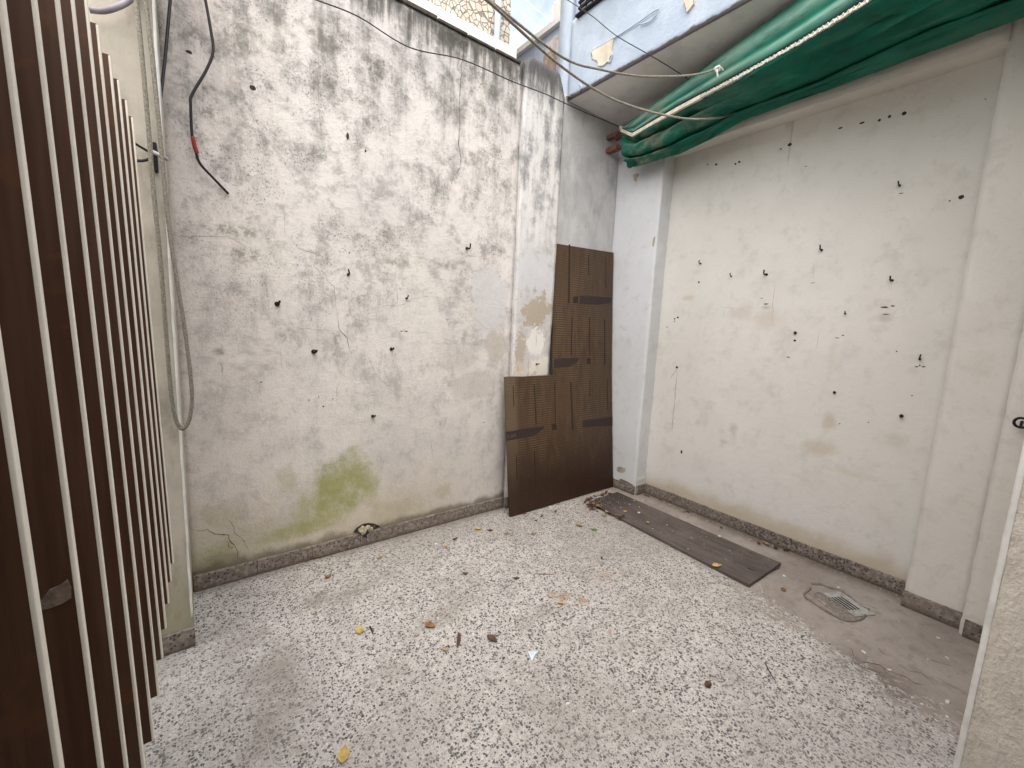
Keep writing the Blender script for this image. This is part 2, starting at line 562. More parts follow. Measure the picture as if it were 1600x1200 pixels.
def mat_skirting():
    b = MB("skirting_terrazzo")
    v = b.vor(75, None)
    s = b.t.nodes.new("ShaderNodeSeparateColor")
    b.put(s.inputs[0], v.outputs["Color"])
    dk = b.mul(b.ramp(s.outputs[0], .66, .68), b.ramp(v.outputs["Distance"], .5, .4))
    nm = b.noise(6, 6, .65)
    nf = b.noise(40, 5, .6)
    c = b.mix(b.ramp(nm, .35, .65), (.23, .195, .17), (.14, .115, .098))
    c = b.mix(b.mul(b.ramp(nf, .45, .62), .6), c, (.36, .325, .29))
    c = b.mix(b.mul(dk, .85), c, (.06, .05, .045))
    c = b.mix(b.mul(b.ramp(b.add(b.z, b.mul(b.sub(nm, .5), .06)), .035, .0), .75), c, (.085, .065, .05))
    c = b.mix(b.mul(b.ramp(b.rand(), 0, 1), .25), c, (.15, .13, .11))
    return b.done(c, .85, b.add(nm, nf), .35, .006, .25)


def mat_blue():
    b = MB("pale_blue_paint")
    nm = b.noise(6, 6, .6)
    nf = b.noise(45, 5, .6)
    st = b.noise(1, 6, .6, b.sc(14, 14, 1.2))
    c = b.mix(b.ramp(nm, .35, .65), (.46, .535, .625), (.39, .465, .56))
    c = b.mix(b.mul(b.ramp(st, .52, .7), .3), c, (.34, .39, .46))
    c = b.mix(b.mul(b.ramp(nf, .55, .66), .18), c, (.30, .34, .39))
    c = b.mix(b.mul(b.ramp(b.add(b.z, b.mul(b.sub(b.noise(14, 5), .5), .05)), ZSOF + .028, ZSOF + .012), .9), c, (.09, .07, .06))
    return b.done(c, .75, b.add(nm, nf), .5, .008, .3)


def mat_soffit():
    b = MB("soffit_plaster")
    nm = b.noise(2.4, 6, .6)
    nf = b.noise(30, 5, .6)
    c = b.mix(b.ramp(nm, .35, .65), (.82, .79, .77), (.74, .71, .69))
    c = b.mix(b.mul(b.ramp(b.noise(6, 6, .6), .52, .68), .4), c, (.55, .51, .49))
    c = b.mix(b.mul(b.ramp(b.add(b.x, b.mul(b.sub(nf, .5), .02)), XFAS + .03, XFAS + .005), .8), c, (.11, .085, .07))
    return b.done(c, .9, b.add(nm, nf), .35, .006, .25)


def mat_jamb():
    b = MB("rough_render")
    nm = b.noise(9, 6, .6)
    nf = b.noise(70, 5, .65)
    vv = b.noise(1, 5, .6, b.sc(40, 40, 16))
    c = b.mix(b.ramp(nm, .35, .65), (.74, .68, .59), (.64, .585, .51))
    c = b.mix(b.mul(b.ramp(nf, .5, .68), .35), c, (.30, .265, .22))
    return b.done(c, .92, b.add(b.mul(vv, 1.5), nf), .7, .008, .2)


def mat_slat():
    b = MB("brown_slat_paint")
    nm = b.noise(4, 5)
    n1 = b.noise(1, 5, .6, b.sc(60, 60, 3))
    c = b.mix(b.ramp(n1, .35, .65), (.095, .046, .025), (.068, .029, .014))
    c = b.mix(b.mul(b.ramp(b.noise(9, 6, .65), .57, .68), .6), c, (.13, .052, .020))
    return b.done(c, .6, n1, .12, .002, .35)


def mat_board():
    b = MB("film_faced_board")
    x, z = b.x, b.z
    lines = b.t.nodes.new("ShaderNodeTexWave")
    lines.bands_direction = 'Z'
    b.put(lines.inputs["Vector"], b.sc(1, 1, 1))
    lines.inputs["Scale"].default_value = 17
    lines.inputs["Distortion"].default_value = 1.2
    lines.inputs["Detail"].default_value = 3
    lines.inputs["Detail Scale"].default_value = 3
    nm = b.noise(3.5, 6, .6)
    br = b.noise(1, 5, .65, b.sc(26, 26, 3))
    c = b.mix(b.ramp(nm, .35, .65), (.078, .046, .024), (.058, .031, .015))
    ln = b.mul(b.ramp(lines.outputs["Fac"], .55, .9), b.ramp(br, .40, .62), b.ramp(nm, .3, .55))
    c = b.mix(b.mul(ln, .8), c, (.145, .104, .062))
    c = b.mix(b.mul(b.ramp(lines.outputs["Fac"], .35, .1), .5), c, (.034, .020, .012))
    c = b.mix(b.mul(b.ramp(b.add(x, b.mul(b.sub(br, .5), .1)), 1.99, 1.95), .45), c, (.16, .125, .08))     # bleached strip at the free end
    c = b.mix(b.mul(b.ramp(b.add(z, b.mul(b.sub(nm, .5), .5)), .70, .12), .85), c, (.020, .006, .0025))     # darker, redder towards the foot
    sp = b.ramp(b.noise(120, 3, .6), .68, .74)
    c = b.mix(b.mul(sp, b.ramp(z, .5, .0), .8), c, (.40, .34, .28))
    return b.done(c, .5, lines.outputs["Fac"], .10, .002, .35)


def mat_plank():
    b = MB("weathered_plank")
    g = b.noise(1, 6, .65, b.sc(26, 3.5, 10))
    nm = b.noise(5, 6, .6)
    c = b.mix(b.ramp(g, .35, .65), (.120, .100, .092), (.080, .064, .058))
    c = b.mix(b.mul(b.ramp(nm, .5, .7), .45), c, (.155, .135, .125))
    c = b.mix(b.mul(b.ramp(b.add(b.y, b.mul(b.sub(nm, .5), .3)), 1.95, 2.2), .75), c, (.04, .03, .03))
    c = b.mix(b.mul(b.ramp(b.noise(95, 3, .6), .66, .71), b.ramp(b.noise(7, 3), .45, .6), .75), c, (.40, .37, .34))
    return b.done(c, .85, b.add(g, nm), .4, .004, .25)


def mat_awning():
    b = MB("green_canvas")
    nm = b.noise(5, 6, .6)
    along = b.noise(1, 5, .6, b.sc(9, 1.6, 9))
    c = b.mix(b.ramp(nm, .35, .65), (.006, .140, .090), (.004, .095, .064))
    c = b.mix(b.mul(b.ramp(along, .48, .68), .35), c, (.08, .22, .16))
    at = b.t.nodes.new("ShaderNodeAttribute"); at.attribute_name = "fade_highlight"
    c = b.mix(b.mul(at.outputs["Fac"], b.ramp(b.noise(1, 5, .6, b.sc(20, 2, 20)), .3, .6, .5, 1), .8), c, (.30, .50, .42))  # fold highlights painted as paler green, together with sun fading
    c = b.mix(b.mul(b.ramp(b.noise(3.2, 5, .65, b.sc(1, 1, 1, (4, 4, 4))), .5, .66), b.ramp(b.y, 1.2, 2.2), .65), c, (.30, .27, .20))
    c = b.mix(b.mul(b.ramp(b.noise(1, 6, .6, b.sc(6, 3, 30)), .58, .68), .65), c, (.025, .028, .024))
    return b.done(c, .8, b.add(b.noise(60, 4), along), .25, .004, .25)


def mat_stone():
    b = MB("crazy_paving_stone")
    fz = b.sc(1, 0, 1)
    e = b.vor(20, fz, 'DISTANCE_TO_EDGE')
    v = b.vor(20, fz)
    joint = b.ramp(e.outputs["Distance"], .035, .075)
    s = b.t.nodes.new("ShaderNodeSeparateColor")
    b.put(s.inputs[0], v.outputs["Color"])
    c = b.mix(s.outputs[0], (.58, .50, .40), (.72, .66, .56))
    c = b.mix(joint, (.26, .22, .19), c)
    return b.done(c, .85, joint, .8, .02, .25)


M = dict(
    back=mat_back(), pil=mat_pilaster(), right=mat_right(), pillar=mat_right("pillar_plaster", False), floor=mat_floor(), skirt=mat_skirting(),
    blue=mat_blue(), soffit=mat_soffit(), jamb=mat_jamb(), slat=mat_slat(), board=mat_board(), plank=mat_plank(), awn=mat_awning(), stone=mat_stone(),
    edge=plain("lit_edge_cream", (.86, .81, .70), .55, .06, 15, .1),  # cream slat edges, made paler to carry the courtyard light
    white=plain("white_paint", (.72, .71, .68), .7, .12, 12, .4),
    pier=mat_pier(), recess=mat_recess(), warm=mat_right("warm_plaster", None),
    cream=plain("cream_plaster_old", (.62, .56, .45), .9, .18, 9, .4),
    crack=plain("crack_shadow", (.07, .06, .05), .95, .3, 30, .1),
    crackl=plain("hairline_crack", (.24, .22, .20), .95, .3, 30, .1),
    fcrack=plain("mud_crack", (.075, .055, .045), .95, .3, 30, .1),
    hole=plain("hole_shade", (.035, .03, .027), .95, .3, 30, .1),
    brick=plain("broken_brick", (.10, .055, .04), .95, .3, 30, .4),
    mortar=plain("exposed_mortar", (.38, .335, .27), .95, .25, 25, .5),
    rubble=plain("mortar_rubble", (.36, .33, .24), .95, .3, 40, .6),
    iron=plain("black_iron", (.022, .02, .02), .5, .3, 40, .2, .6),
    rust=plain("rusty_iron", (.20, .105, .075), .85, .35, 25, .4, .2),
    rope=plain("grey_rope", (.24, .222, .18), .9, .35, 140, .9),
    rope2=plain("white_cord", (.62, .61, .58), .85, .15, 120, .4),
    cable=plain("black_cable", (.018, .016, .018), .45, .2, 20, .1),
    greycable=plain("grey_conduit", (.25, .23, .25), .5, .2, 20, .1),
    red=plain("red_sleeve", (.26, .030, .025), .5, .2, 20, .1),
    trim=plain("awning_trim", (.68, .60, .50), .8, .15, 30, .3),
    dark=plain("dark_interior", (.10, .09, .08), .9, .2, 5, .2),
    drain=plain("worn_drain_metal", (.42, .41, .40), .6, .25, 40, .4, .3),
    mud=plain("mud_ridge", (.21, .18, .16), .95, .25, 40, .6),
    chip=plain("plaster_chip", (.62, .61, .59), .9, .12, 60, .3),
    chipb=plain("pale_blue_plaster_chip", (.60, .68, .76), .9, .12, 60, .3),
    yellow=plain("yellow_leaf", (.46, .335, .115), .7, .25, 60, .3),
    orange=plain("orange_leaf", (.23, .115, .052), .7, .3, 60, .3),
    tan=plain("tan_leaf", (.30, .225, .14), .75, .25, 60, .3),
    brown=plain("brown_leaf", (.095, .050, .032), .7, .3, 60, .3),
    green=plain("green_blade", (.12, .20, .05), .7, .25, 60, .3),
    black=plain("black_scrap", (.02, .016, .018), .7, .3, 60, .3),
    paper=plain("paper_residue", (.20, .155, .12), .9, .3, 90, .4),
    print=plain("print_band", (.030, .019, .017), .6, .15, 40, .1),
    letters=plain("faded_lettering", (.12, .09, .075), .7, .2, 40, .1),
    dash=plain("print_dash", (.026, .015, .009), .7, .2, 40, .1),
    tank=plain("white_tank", (.78, .76, .72), .6, .06, 10, .1),
    house=plain("house_render", (.50, .48, .45), .9, .1, 4, .2),
    ground=plain("bare_ground", (.22, .2, .18), .95, .2, 2, .2),
    weath=plain("weathered_board", (.22, .17, .13), .9, .3, 20, .3),
)

# ------------------------------------------------------------------ walls


def dsp(seed, u, v, amp=1.0):
    return amp * (0.0045 * n3(u * 1.4, v * 1.4, seed) + 0.0016 * n3(u * 6, v * 6, seed + 5) + 0.0007 * n3(u * 19, v * 19, seed + 9))


def slab(name, axis, front, back, u0, u1, v0, v1, mat, parent=None, res=0.03, seed=0.0, amp=1.0, edge=0.003, top=None):
    """solid wall piece; its front (towards -axis) is a wavy grid. u runs along the wall, v up."""
    nu = max(2, int((u1 - u0) / res)) if amp else 1
    nv = max(2, int((v1 - v0) / res)) if amp else 1
    vs, fs = [], []

    def pt(u, v, d):
        return (u, d, v) if axis == 1 else (d, u, v)
    for j in range(nv + 1):
        for i in range(nu + 1):
            u = u0 + (u1 - u0) * i / nu
            v = v0 + (v1 - v0) * j / nv
            d = front - dsp(seed, u, v, amp)
            if edge:
                if i in (0, nu): 
                    u += edge * n3(v * 9, seed, 3.1) + edge * .6 * n3(v * 40, seed, 1.1)
                    d += edge * .8
                if j == nv and top is None: v += edge * n3(u * 9, seed, 7.1)
            if top and j >= nv - 6:
                v += (j - nv + 6) / 6 * top(u)
                if j == nv: d += .012
            vs.append(pt(u, v, d))
    w = nu + 1
    for j in range(nv):
        for i in range(nu):
            a = j * w + i
            fs.append((a, a + 1, a + w + 1, a + w))
    ring = [i for i in range(nu + 1)] + [j * w + nu for j in range(1, nv + 1)] + [nv * w + i for i in range(nu - 1, -1, -1)] + [j * w for j in range(nv - 1, 0, -1)]
    b0 = len(vs)
    for r in ring:
        p = list(vs[r]); p[axis] = back
        vs.append(tuple(p))
    n = len(ring)
    for k in range(n):
        fs.append((ring[k], b0 + k, b0 + (k + 1) % n, ring[(k + 1) % n]))
    fs.append(tuple(b0 + k for k in range(n)))
    me = mesh(name, vs, fs)
    bm = bmesh.new(); bm.from_mesh(me); bmesh.ops.recalc_face_normals(bm, faces=bm.faces[:]); bm.to_mesh(me); bm.free()
    o = link(name, me, mat, parent)
    me.polygons.foreach_set("use_smooth", [i < nu * nv for i in range(len(me.polygons))])
    return o


# ground and courtyard floor
g = box("ground", (-60, -60, -.5), (60, 60, -.06), M['ground'])
tag(g, kind="structure")
bedding = box("floor", (-1.0, -1.4, -.05), (3.30, 2.70, -.0125), M['mortar'])
tag(bedding, kind="structure")
TS = .30
tmeshes = []
for k in range(4):
    bm = bmesh.new()
    bm_box(bm, (-TS / 2 + .00005, -TS / 2 + .00005, -.012), (TS / 2 - .00005, TS / 2 - .00005, 0), 0.0)
    bmesh.ops.recalc_face_normals(bm, faces=bm.faces[:])
    me = bpy.data.meshes.new("tile"); bm.to_mesh(me); bm.free(); me.materials.append(M['floor'])
    tmeshes.append(me)
rnd = random.Random(4)
for i in range(-5, 10):
    for j in range(-9, 5):
        x0, y0 = .45 + TS * i, 1.26 + TS * j
        x1, y1 = min(x0 + TS, 3.236), min(y0 + TS, 2.586)          # cut tiles along the walls
        if x1 - x0 < .02 or y1 - y0 < .02 or x0 < -1.1 or y0 < -1.45: continue
        o = bpy.data.objects.new("tile", tmeshes[rnd.randrange(4)])
        COL.objects.link(o); o.parent = bedding
        o.location = ((x0 + x1) / 2, (y0 + y1) / 2, rnd.uniform(-.0004, .0002))
        o.scale = ((x1 - x0) / TS, (y1 - y0) / TS, 1)
        o.rotation_euler = (rnd.uniform(-.0006, .0006), rnd.uniform(-.0006, .0006), 0)

# back wall
bwall = slab("back_wall", 1, YB, YB + .22, -.05, 1.955, -.02, 3.262, M['back'], None, .03, 1.0,
             top=lambda u: .008 * n3(u * 7, 2, 2) + .006 * n3(u * 25, 3, 3))
tag(bwall, "tall stained plaster wall with black mould and a green algae patch", "wall")


def piltop(u):
    t = (u - 1.955) / .39
    return .055 * min(1, max(0, (t - .04) / .10)) - .012 * t - (max(0, t - .86) / .14) * .15 + .014 * n3(u * 24, 1, 1)


pil = slab("pilaster", 1, YPIL, YB + .215, 1.957, 2.345, -.015, 3.28, M['pil'], bwall, .025, 2.0, 1.3, .004, piltop)
# the coping chunks of the wall's top
for k in range(9):
    x0 = .0 + k * .215
    box("coping_stone", (x0 + .002, YB - .004 + rnd.uniform(-.006, .004), 3.258), (x0 + .212, YB + .235, 3.275 + rnd.uniform(0, .012)), M['crack'], bwall, .006)

rec = slab("recessed_wall", 1, YREC, YREC + .16, 2.3, 3.13, -.02, 3.25, M['recess'], None, .04, 3.0)
tag(rec, "pale recessed wall strip in the corner behind the leaning brown board", "wall")

# right wall: panel between pillars, lintel above
rwall = slab("right_wall", 0, XR, XR + .2, .30, 2.26, -.02, 2.93, M['right'], None, .035, 4.0)
tag(rwall, "cream plaster wall panel dotted with screw hooks and holes, between two pillars", "wall")
slab("corner_pillar", 0, XPIL, XR + .19, 2.175, 2.66, -.018, 3.245, M['pillar'], rwall, .03, 5.0, 1.0, .004)
slab("lintel", 0, XPIL + .004, XR + .18, .372, 2.18, 2.868, 3.244, M['warm'], rwall, .05, 6.0, 1.0, .002)
slab("pilaster", 0, XP1, XR + .19, .145, .378, -.017, 3.243, M['warm'], rwall, .03, 7.0, 1.0, .004)
slab("pilaster", 0, XP2, XR + .19, -.55, .150, -.016, 3.242, M['warm'], rwall, .03, 8.0, 1.0, .004)

# pier beside the shutter
pier = slab("pier", 1, 2.145, YB + .2, -.235, -.045, -.02, 3.3, M['pier'], None, .03, 9.0, 1.0, .003)
tag(pier, "cream plaster pier beside the brown slatted shutter", "pier")
slab("corner_bead", 1, 2.1435, 2.17, -.052, -.0435, .13, 3.29, M['white'], pier, .03, 9.0, .6, .0025)

# skirting tiles (each about 30 cm)
def skirting(parent, axis, front, a0, a1, h, back):
    n = max(1, round((a1 - a0) / .30))
    for k in range(n):
        s0, s1 = a0 + (a1 - a0) * k / n + .0008, a0 + (a1 - a0) * (k + 1) / n - .0008
        f = front + rnd.uniform(-.0015, .0015)
        hh = h + rnd.uniform(-.003, .003)
        if axis == 1: box("skirting_tile", (s0, f, .0005), (s1, back, hh), M['skirt'], parent, .003)
        else: box("skirting_tile", (f, s0, .0005), (back, s1, hh), M['skirt'], parent, .003)


skirting(bwall, 1, 2.576, -.043, 1.95, .088, 2.60)
skirting(bwall, 1, 2.552, 1.952, 2.34, .088, 2.575)
skirting(pier, 1, 2.128, -.235, -.040, .088, 2.155)
skirting(rwall, 0, 3.225, .384, 2.17, .088, 3.25)
skirting(rwall, 0, 3.096, .14, .384, .088, 3.12)
skirting(rwall, 0, 3.036, -.5, .139, .088, 3.06)
skirting(rwall, 0, 3.092, 2.176, 2.64, .082, 3.11)
box("skirting_tile", (3.112, 2.160, .0005), (3.224, 2.178, .086), M['skirt'], rwall, .003)

# the slab with the upper storey
upper = empty("upper_storey", (2.9, 1.5, ZSOF))
tag(upper, "pale blue upper storey wall overhanging the courtyard, with peeling paint and a barred window", "house")
UO = Vector((2.9, 1.5, ZSOF))


def sub(o):            # keep world placement under an empty that is not at the origin
    o.location = o.location - o.parent.location
    return o


sub(box("soffit", (XFAS + .012, -.6, ZSOF), (3.60, 2.95, ZSOF + .55), M['soffit'], upper))
sub(slab("fascia_wall", 0, XFAS, XFAS + .0105, -.6, 2.64, ZSOF - .004, 3.765, M['blue'], upper, .04, 11.0, 1.5, .003))
sub(slab("corner_column", 0, XFAS + .003, XFAS + .28, 2.645, 2.785, ZSOF - .003, 5.2, M['blue'], upper, .05, 12.0, 1.2, .004))
sub(slab("corner_return", 0, XFAS + .025, XFAS + .27, 2.57, 2.644, 3.766, 5.2, M['blue'], upper, .05, 13.0, 1.0, .002))
sub(slab("upper_wall", 0, XFAS + .002, XFAS + .3, -.6, 1.55, 3.767, 5.2, M['blue'], upper, .08, 14.0, 1.0, .002))
sub(box("upper_lintel", (XFAS + .004, 1.551, 4.9), (XFAS + .3, 2.569, 5.2), M['blue'], upper))
sub(box("upper_body", (XFAS + .302, -.6, ZSOF + .552), (4.2, 2.78, 5.2), M['blue'], upper))
win = sub(box("window", (XFAS + .20, 1.552, 3.768), (XFAS + .26, 2.568, 4.898), M['cream'], upper))


def winpart(o):
    o.parent = win
    o.location = Vector(o.location) - win.location - upper.location
    return o


winpart(box("sill", (XFAS - .035, 1.53, 3.748), (XFAS + .19, 2.575, 3.7645), M['iron'], None, .004))
for k in range(17):
    yy = 1.585 + k * .06
    winpart(tube("window_bar", [(XFAS - .01, yy, 3.762), (XFAS - .01, yy, 4.89)], .006, M['iron'], None, 6))
for zz in (3.80, 3.84, 4.3, 4.8):
    winpart(box("window_rail", (XFAS - .018, 1.56, zz), (XFAS - .0165 + .012, 2.562, zz + .016), M['iron'], None))
for yy in (2.535, 2.35, 2.16, 1.97):
    winpart(box("shutter_leaf", (XFAS + .15, yy - .16, 3.79), (XFAS + .18, yy, 4.88), M['weath'], None, .004))

# peeled paint on the fascia: shallow plaster scabs with a lifted paint rim
def scab(pxs, mat, plane_x, parent, name, t=.003, rim=None):
    pts = [P(px, py, 0, plane_x) for px, py in pxs]
    pts2 = []
    for i, a in enumerate(pts):
        b = pts[(i + 1) % len(pts)]
        for k in range(6):
            q = a + (b - a) * k / 6
            s = .016 if k else .004
            pts2.append((q[1] + s * n3(q[1] * 30, q[2] * 30, 1), q[2] + s * n3(q[1] * 30, q[2] * 30, 4)))
    bm = bmesh.new()
    d0 = plane_x - .008
    f = [bm.verts.new((d0 - t, y, z)) for y, z in pts2]
    bk = [bm.verts.new((plane_x + .01, y, z)) for y, z in pts2]
    bm.faces.new(f)
    for i in range(len(f)):
        j = (i + 1) % len(f)
        bm.faces.new((f[i], f[j], bk[j], bk[i]))
    bmesh.ops.triangulate(bm, faces=[x for x in bm.faces if len(x.verts) > 4])
    o = bm_obj(name, bm, mat, parent)
    if parent is upper: sub(o)
    return o


scab([(925, 80), (945, 68), (961, 59), (957, 82), (953, 98), (938, 104), (928, 92)], M['cream'], XFAS, upper, "bare_plaster_patch")
scab([(1068, 4), (1084, -6), (1086, 6), (1075, 20)], M['cream'], XFAS, upper, "bare_plaster_patch")
for line in ([(925, 79), (946, 67), (962, 58)], [(962, 58), (990, 40), (1018, 20), (1029, 14)], [(1000, 38), (1016, 33), (1026, 22)], [(957, 84), (953, 99)],
             [(903, 150), (908, 137), (905, 131)], [(878, 142), (884, 150), (893, 151)]):
    pts = [P(px, py, 0, XFAS - .009) for px, py in line]
    o = tube("paint_flake", spline(pts, 5), .0045, M['blue'], upper, 5); sub(o)

# door jamb at the camera's right and unseen house parts added round the camera to bound the light
jamb = empty("house_front", (2.4, -.2, 0))
tag(jamb, "rough rendered house front whose jamb edge stands beside the doorway", "house")
def jsub(o): o.location = o.location - Vector((2.4, -.2, 0)); return o
bm = bmesh.new()
prof = [(2.04, -.45), (2.04, .040)] + [(2.04 + .010 * (1 - math.cos(a)), .040 + .010 * math.sin(a)) for a in (math.pi / 8, math.pi / 4, 3 * math.pi / 8, math.pi / 2)] + [(3.03, .05), (3.03, -.45)]
nz = 60
rows = []
for j in range(nz + 1):
    zz = .001 + 3.2 * j / nz
    rows.append([bm.verts.new((x + (.004 * n3(zz * 5, k, 1) + .002 * n3(zz * 22, k, 2) if k < 6 else 0), y, zz)) for k, (x, y) in enumerate(prof)])
for a, b_ in zip(rows, rows[1:]):
    for k in range(len(prof)):
        k2 = (k + 1) % len(prof)
        bm.faces.new((a[k], a[k2], b_[k2], b_[k]))
bm.faces.new(rows[-1]); bm.faces.new(rows[0][::-1])
jsub(bm_obj("jamb", bm, M['jamb'], jamb))
bm = bmesh.new()
pts = [(2.0385, .036)] + [(2.0385 + .0115 * (1 - math.cos(a)), .040 + .0115 * math.sin(a)) for a in (0.1, .4, .8, 1.2, 1.5)] + [(2.065, .052)]
rows = []
for j in range(41):
    zz = .002 + 3.1 * j / 40
    rows.append([bm.verts.new((x - .001 + .004 * n3(zz * 5, 2, 1), y + .0015 * n3(zz * 12, 4, 1), zz)) for x, y in pts])
for a, b_ in zip(rows, rows[1:]):
    for k in range(len(pts) - 1):
        bm.faces.new((a[k], a[k + 1], b_[k + 1], b_[k]))
jsub(bm_obj("jamb_corner", bm, M['white'], jamb, True))
jsub(box("added_roof", (-1.6, -4.2, 2.45), (2.036, -.75, 2.62), M['house'], jamb))  # unseen roof, lowered and set back to let more light in
jsub(box("rear_wall", (-1.6, -4.4, 0), (3.2, -4.2, 3.2), M['dark'], jamb))
jsub(box("side_wall", (2.3, -4.2, 0), (2.5, -.451, 3.2), M['dark'], jamb))
jsub(box("room_floor", (-.6, -4.19, -.02), (2.29, -1.36, .0), M['dark'], jamb))

lwall = empty("added_left_wall", (-.6, 0, 0))  # unseen wall, added and sized for the light on the slats
tag(lwall, "unseen plain wall added behind the slatted shutter to control its light", "wall")
def lsub(o): o.location = o.location + Vector((.6, 0, 0)); return o
lsub(box("wall_face", (-.75, -4.2, 0), (-.42, 1.9, 2.5), M['house'], lwall))

# ------------------------------------------------------------------ slatted shutter
sh = empty("slatted_shutter", (-.12, 1.1, .6))
tag(sh, "dark brown shutter of upright slats with cream edges", "shutter")
ZB, ZT, PITCH = .60, 2.0, .1235
bmA = bmesh.new(); bm_box(bmA, (-.075, -.0062, 0), (-.0008, .0062, ZT - ZB), 0.0012)
bmesh.ops.recalc_face_normals(bmA, faces=bmA.faces[:])
slat_me = bpy.data.meshes.new("slat"); bmA.to_mesh(slat_me); bmA.free(); slat_me.materials.append(M['slat'])
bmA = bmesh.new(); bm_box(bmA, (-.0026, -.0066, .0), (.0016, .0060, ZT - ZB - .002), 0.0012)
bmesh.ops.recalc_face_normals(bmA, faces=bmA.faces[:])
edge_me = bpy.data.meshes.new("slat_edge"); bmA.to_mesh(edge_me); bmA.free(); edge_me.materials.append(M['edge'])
slats = []
for k in range(14):
    yk = 1.742 - PITCH * k
    o = bpy.data.objects.new("slat", slat_me); COL.objects.link(o); o.parent = sh
    xk = -.079 - .0026 * k
    o.location = Vector((xk, yk, ZB)) - Vector((-.12, 1.1, .6))
    o.rotation_euler = (0, -.018 + rnd.uniform(-.001, .001), rnd.uniform(-.03, .03))
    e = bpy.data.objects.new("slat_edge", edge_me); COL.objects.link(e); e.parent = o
    slats.append(o)
for zz in (.78, 1.78):
    o = box("cross_rail", (-.185, .05, zz), (-.168, 1.78, zz + .04), M['slat'], sh, .002); o.location = -Vector((-.12, 1.1, .6))
    for k in range(14):
        pass
for yy in (.25, 1.6):
    o = box("hinge_arm", (-.42, yy, 1.3), (-.17, yy + .03, 1.33), M['iron'], sh); o.location = -Vector((-.12, 1.1, .6))
for yy in (.25, 1.6):
    o = box("mullion", (-.19, yy, .78), (-.172 + .006, yy + .035, 1.82), M['slat'], sh); o.location = -Vector((-.12, 1.1, .6))
# torn paper residue on one slat
bm = bmesh.new()
o7 = slats[9]
zl = P(140, 913, 1, 1.742 - PITCH * 9)[2] - ZB
pp = [(-.030, -.006), (-.020, .010), (-.012, .012), (-.006, .017), (-.004, .006), (-.005, -.008), (-.012, -.012), (-.022, -.014), (-.030, -.013)]
f = [bm.verts.new((a, -.0072, zl + b_ * .9)) for a, b_ in pp]
bk = [bm.verts.new((a, -.0060, zl + b_ * .9)) for a, b_ in pp]
bm.faces.new(f)
for i in range(len(f)): bm.faces.new((f[i], f[(i + 1) % len(f)], bk[(i + 1) % len(f)], bk[i]))
bm_obj("paper_scrap", bm, M['paper'], o7)

# ------------------------------------------------------------------ leaning board
board = None
def board_y(z):
    return 2.402 + .150 * (z / 1.15) - .020 * (z / 1.15) ** 2 if z < 3 else 0


BT = .014
xs = [1.882 + (3.085 - 1.882) * i / 24 for i in range(25)]
XSTEP = 2.352
ZSTEP = P(800, 589, 1, board_y(1.06))[2]
ZTOPL = P(868, 380, 1, 2.60)[2]
ZTOPR = P(958, 395, 1, 2.62)[2]
bm = bmesh.new()
def bpts(x, t):     # t in 0..1 lower part, 1..2 upper part
    ztop = ZTOPL + (ZTOPR - ZTOPL) * (x - XSTEP) / (3.085 - XSTEP)
    zs = ZSTEP + .008 * n3(x * 6, 0, 0)
    z = .006 + (zs - .006) * t if t <= 1 else zs + (ztop - zs) * (t - 1)
    return z
xs = sorted(set(xs + [XSTEP]))
NV = 14
for side in (0, 1):
    pass
def bv(x, t, off):
    z = bpts(x, t)
    y = board_y(z) + off + .004 * n3(x * 2, z * 2, 3)
    return (x + .003 * n3(z * 8, x, 2) + (-.018 * (z / 1.1) if x < 1.9 else 0), y, z)
cells = []
for i in range(len(xs) - 1):
    for j in range(2 * NV):
        t0, t1 = j / NV, (j + 1) / NV
        if t1 > 1.0001 and xs[i] < XSTEP - 1e-6: continue
        cells.append((i, j))
vm = {}
def gv(i, j, s):
    k = (i, j, s)
    if k not in vm: vm[k] = bm.verts.new(bv(xs[i], j / NV, s * BT))
    return vm[k]
cs = set(cells)
for (i, j) in cells:
    for s in (0, 1):
        bm.faces.new((gv(i, j, s), gv(i + 1, j, s), gv(i + 1, j + 1, s), gv(i, j + 1, s)))
    for (di, dj, a, b_) in ((0, -1, (i, j), (i + 1, j)), (0, 1, (i, j + 1), (i + 1, j + 1)), (-1, 0, (i, j), (i, j + 1)), (1, 0, (i + 1, j), (i + 1, j + 1))):
        if (i + di, j + dj) not in cs:
            bm.faces.new((gv(*a, 0), gv(*b_, 0), gv(*b_, 1), gv(*a, 1)))
board = bm_obj("leaning_board", bm, M['board'])
tag(board, "tall dark brown L-shaped board leaning in the wall corner", "board")


def on_board(px, py):
    """follow the pixel's ray down to the bowed board"""
    y = 2.5
    for _ in range(8):
        p = P(px, py, 1, y)
        y = board_y(p[2]) + .004 * n3(p[0] * 2, p[2] * 2, 3)
    return P(px, py, 1, y - .0016)


def decal(name, pxs, mat, parent, thick=.0012):
    pts = []
    for i, a in enumerate(pxs):
        b = pxs[(i + 1) % len(pxs)]
        for k in range(4): pts.append((a[0] + (b[0] - a[0]) * k / 4, a[1] + (b[1] - a[1]) * k / 4))
    bm = bmesh.new()
    f = [bm.verts.new(on_board(*p)) for p in pts]
    bk = [bm.verts.new(Vector(on_board(*p)) + V(0, .003, 0)) for p in pts]
    fc = bm.faces.new(f)
    for i in range(len(f)): bm.faces.new((f[i], f[(i + 1) % len(f)], bk[(i + 1) % len(f)], bk[i]))
    bmesh.ops.triangulate(bm, faces=[fc])
    return bm_obj(name, bm, mat, parent)


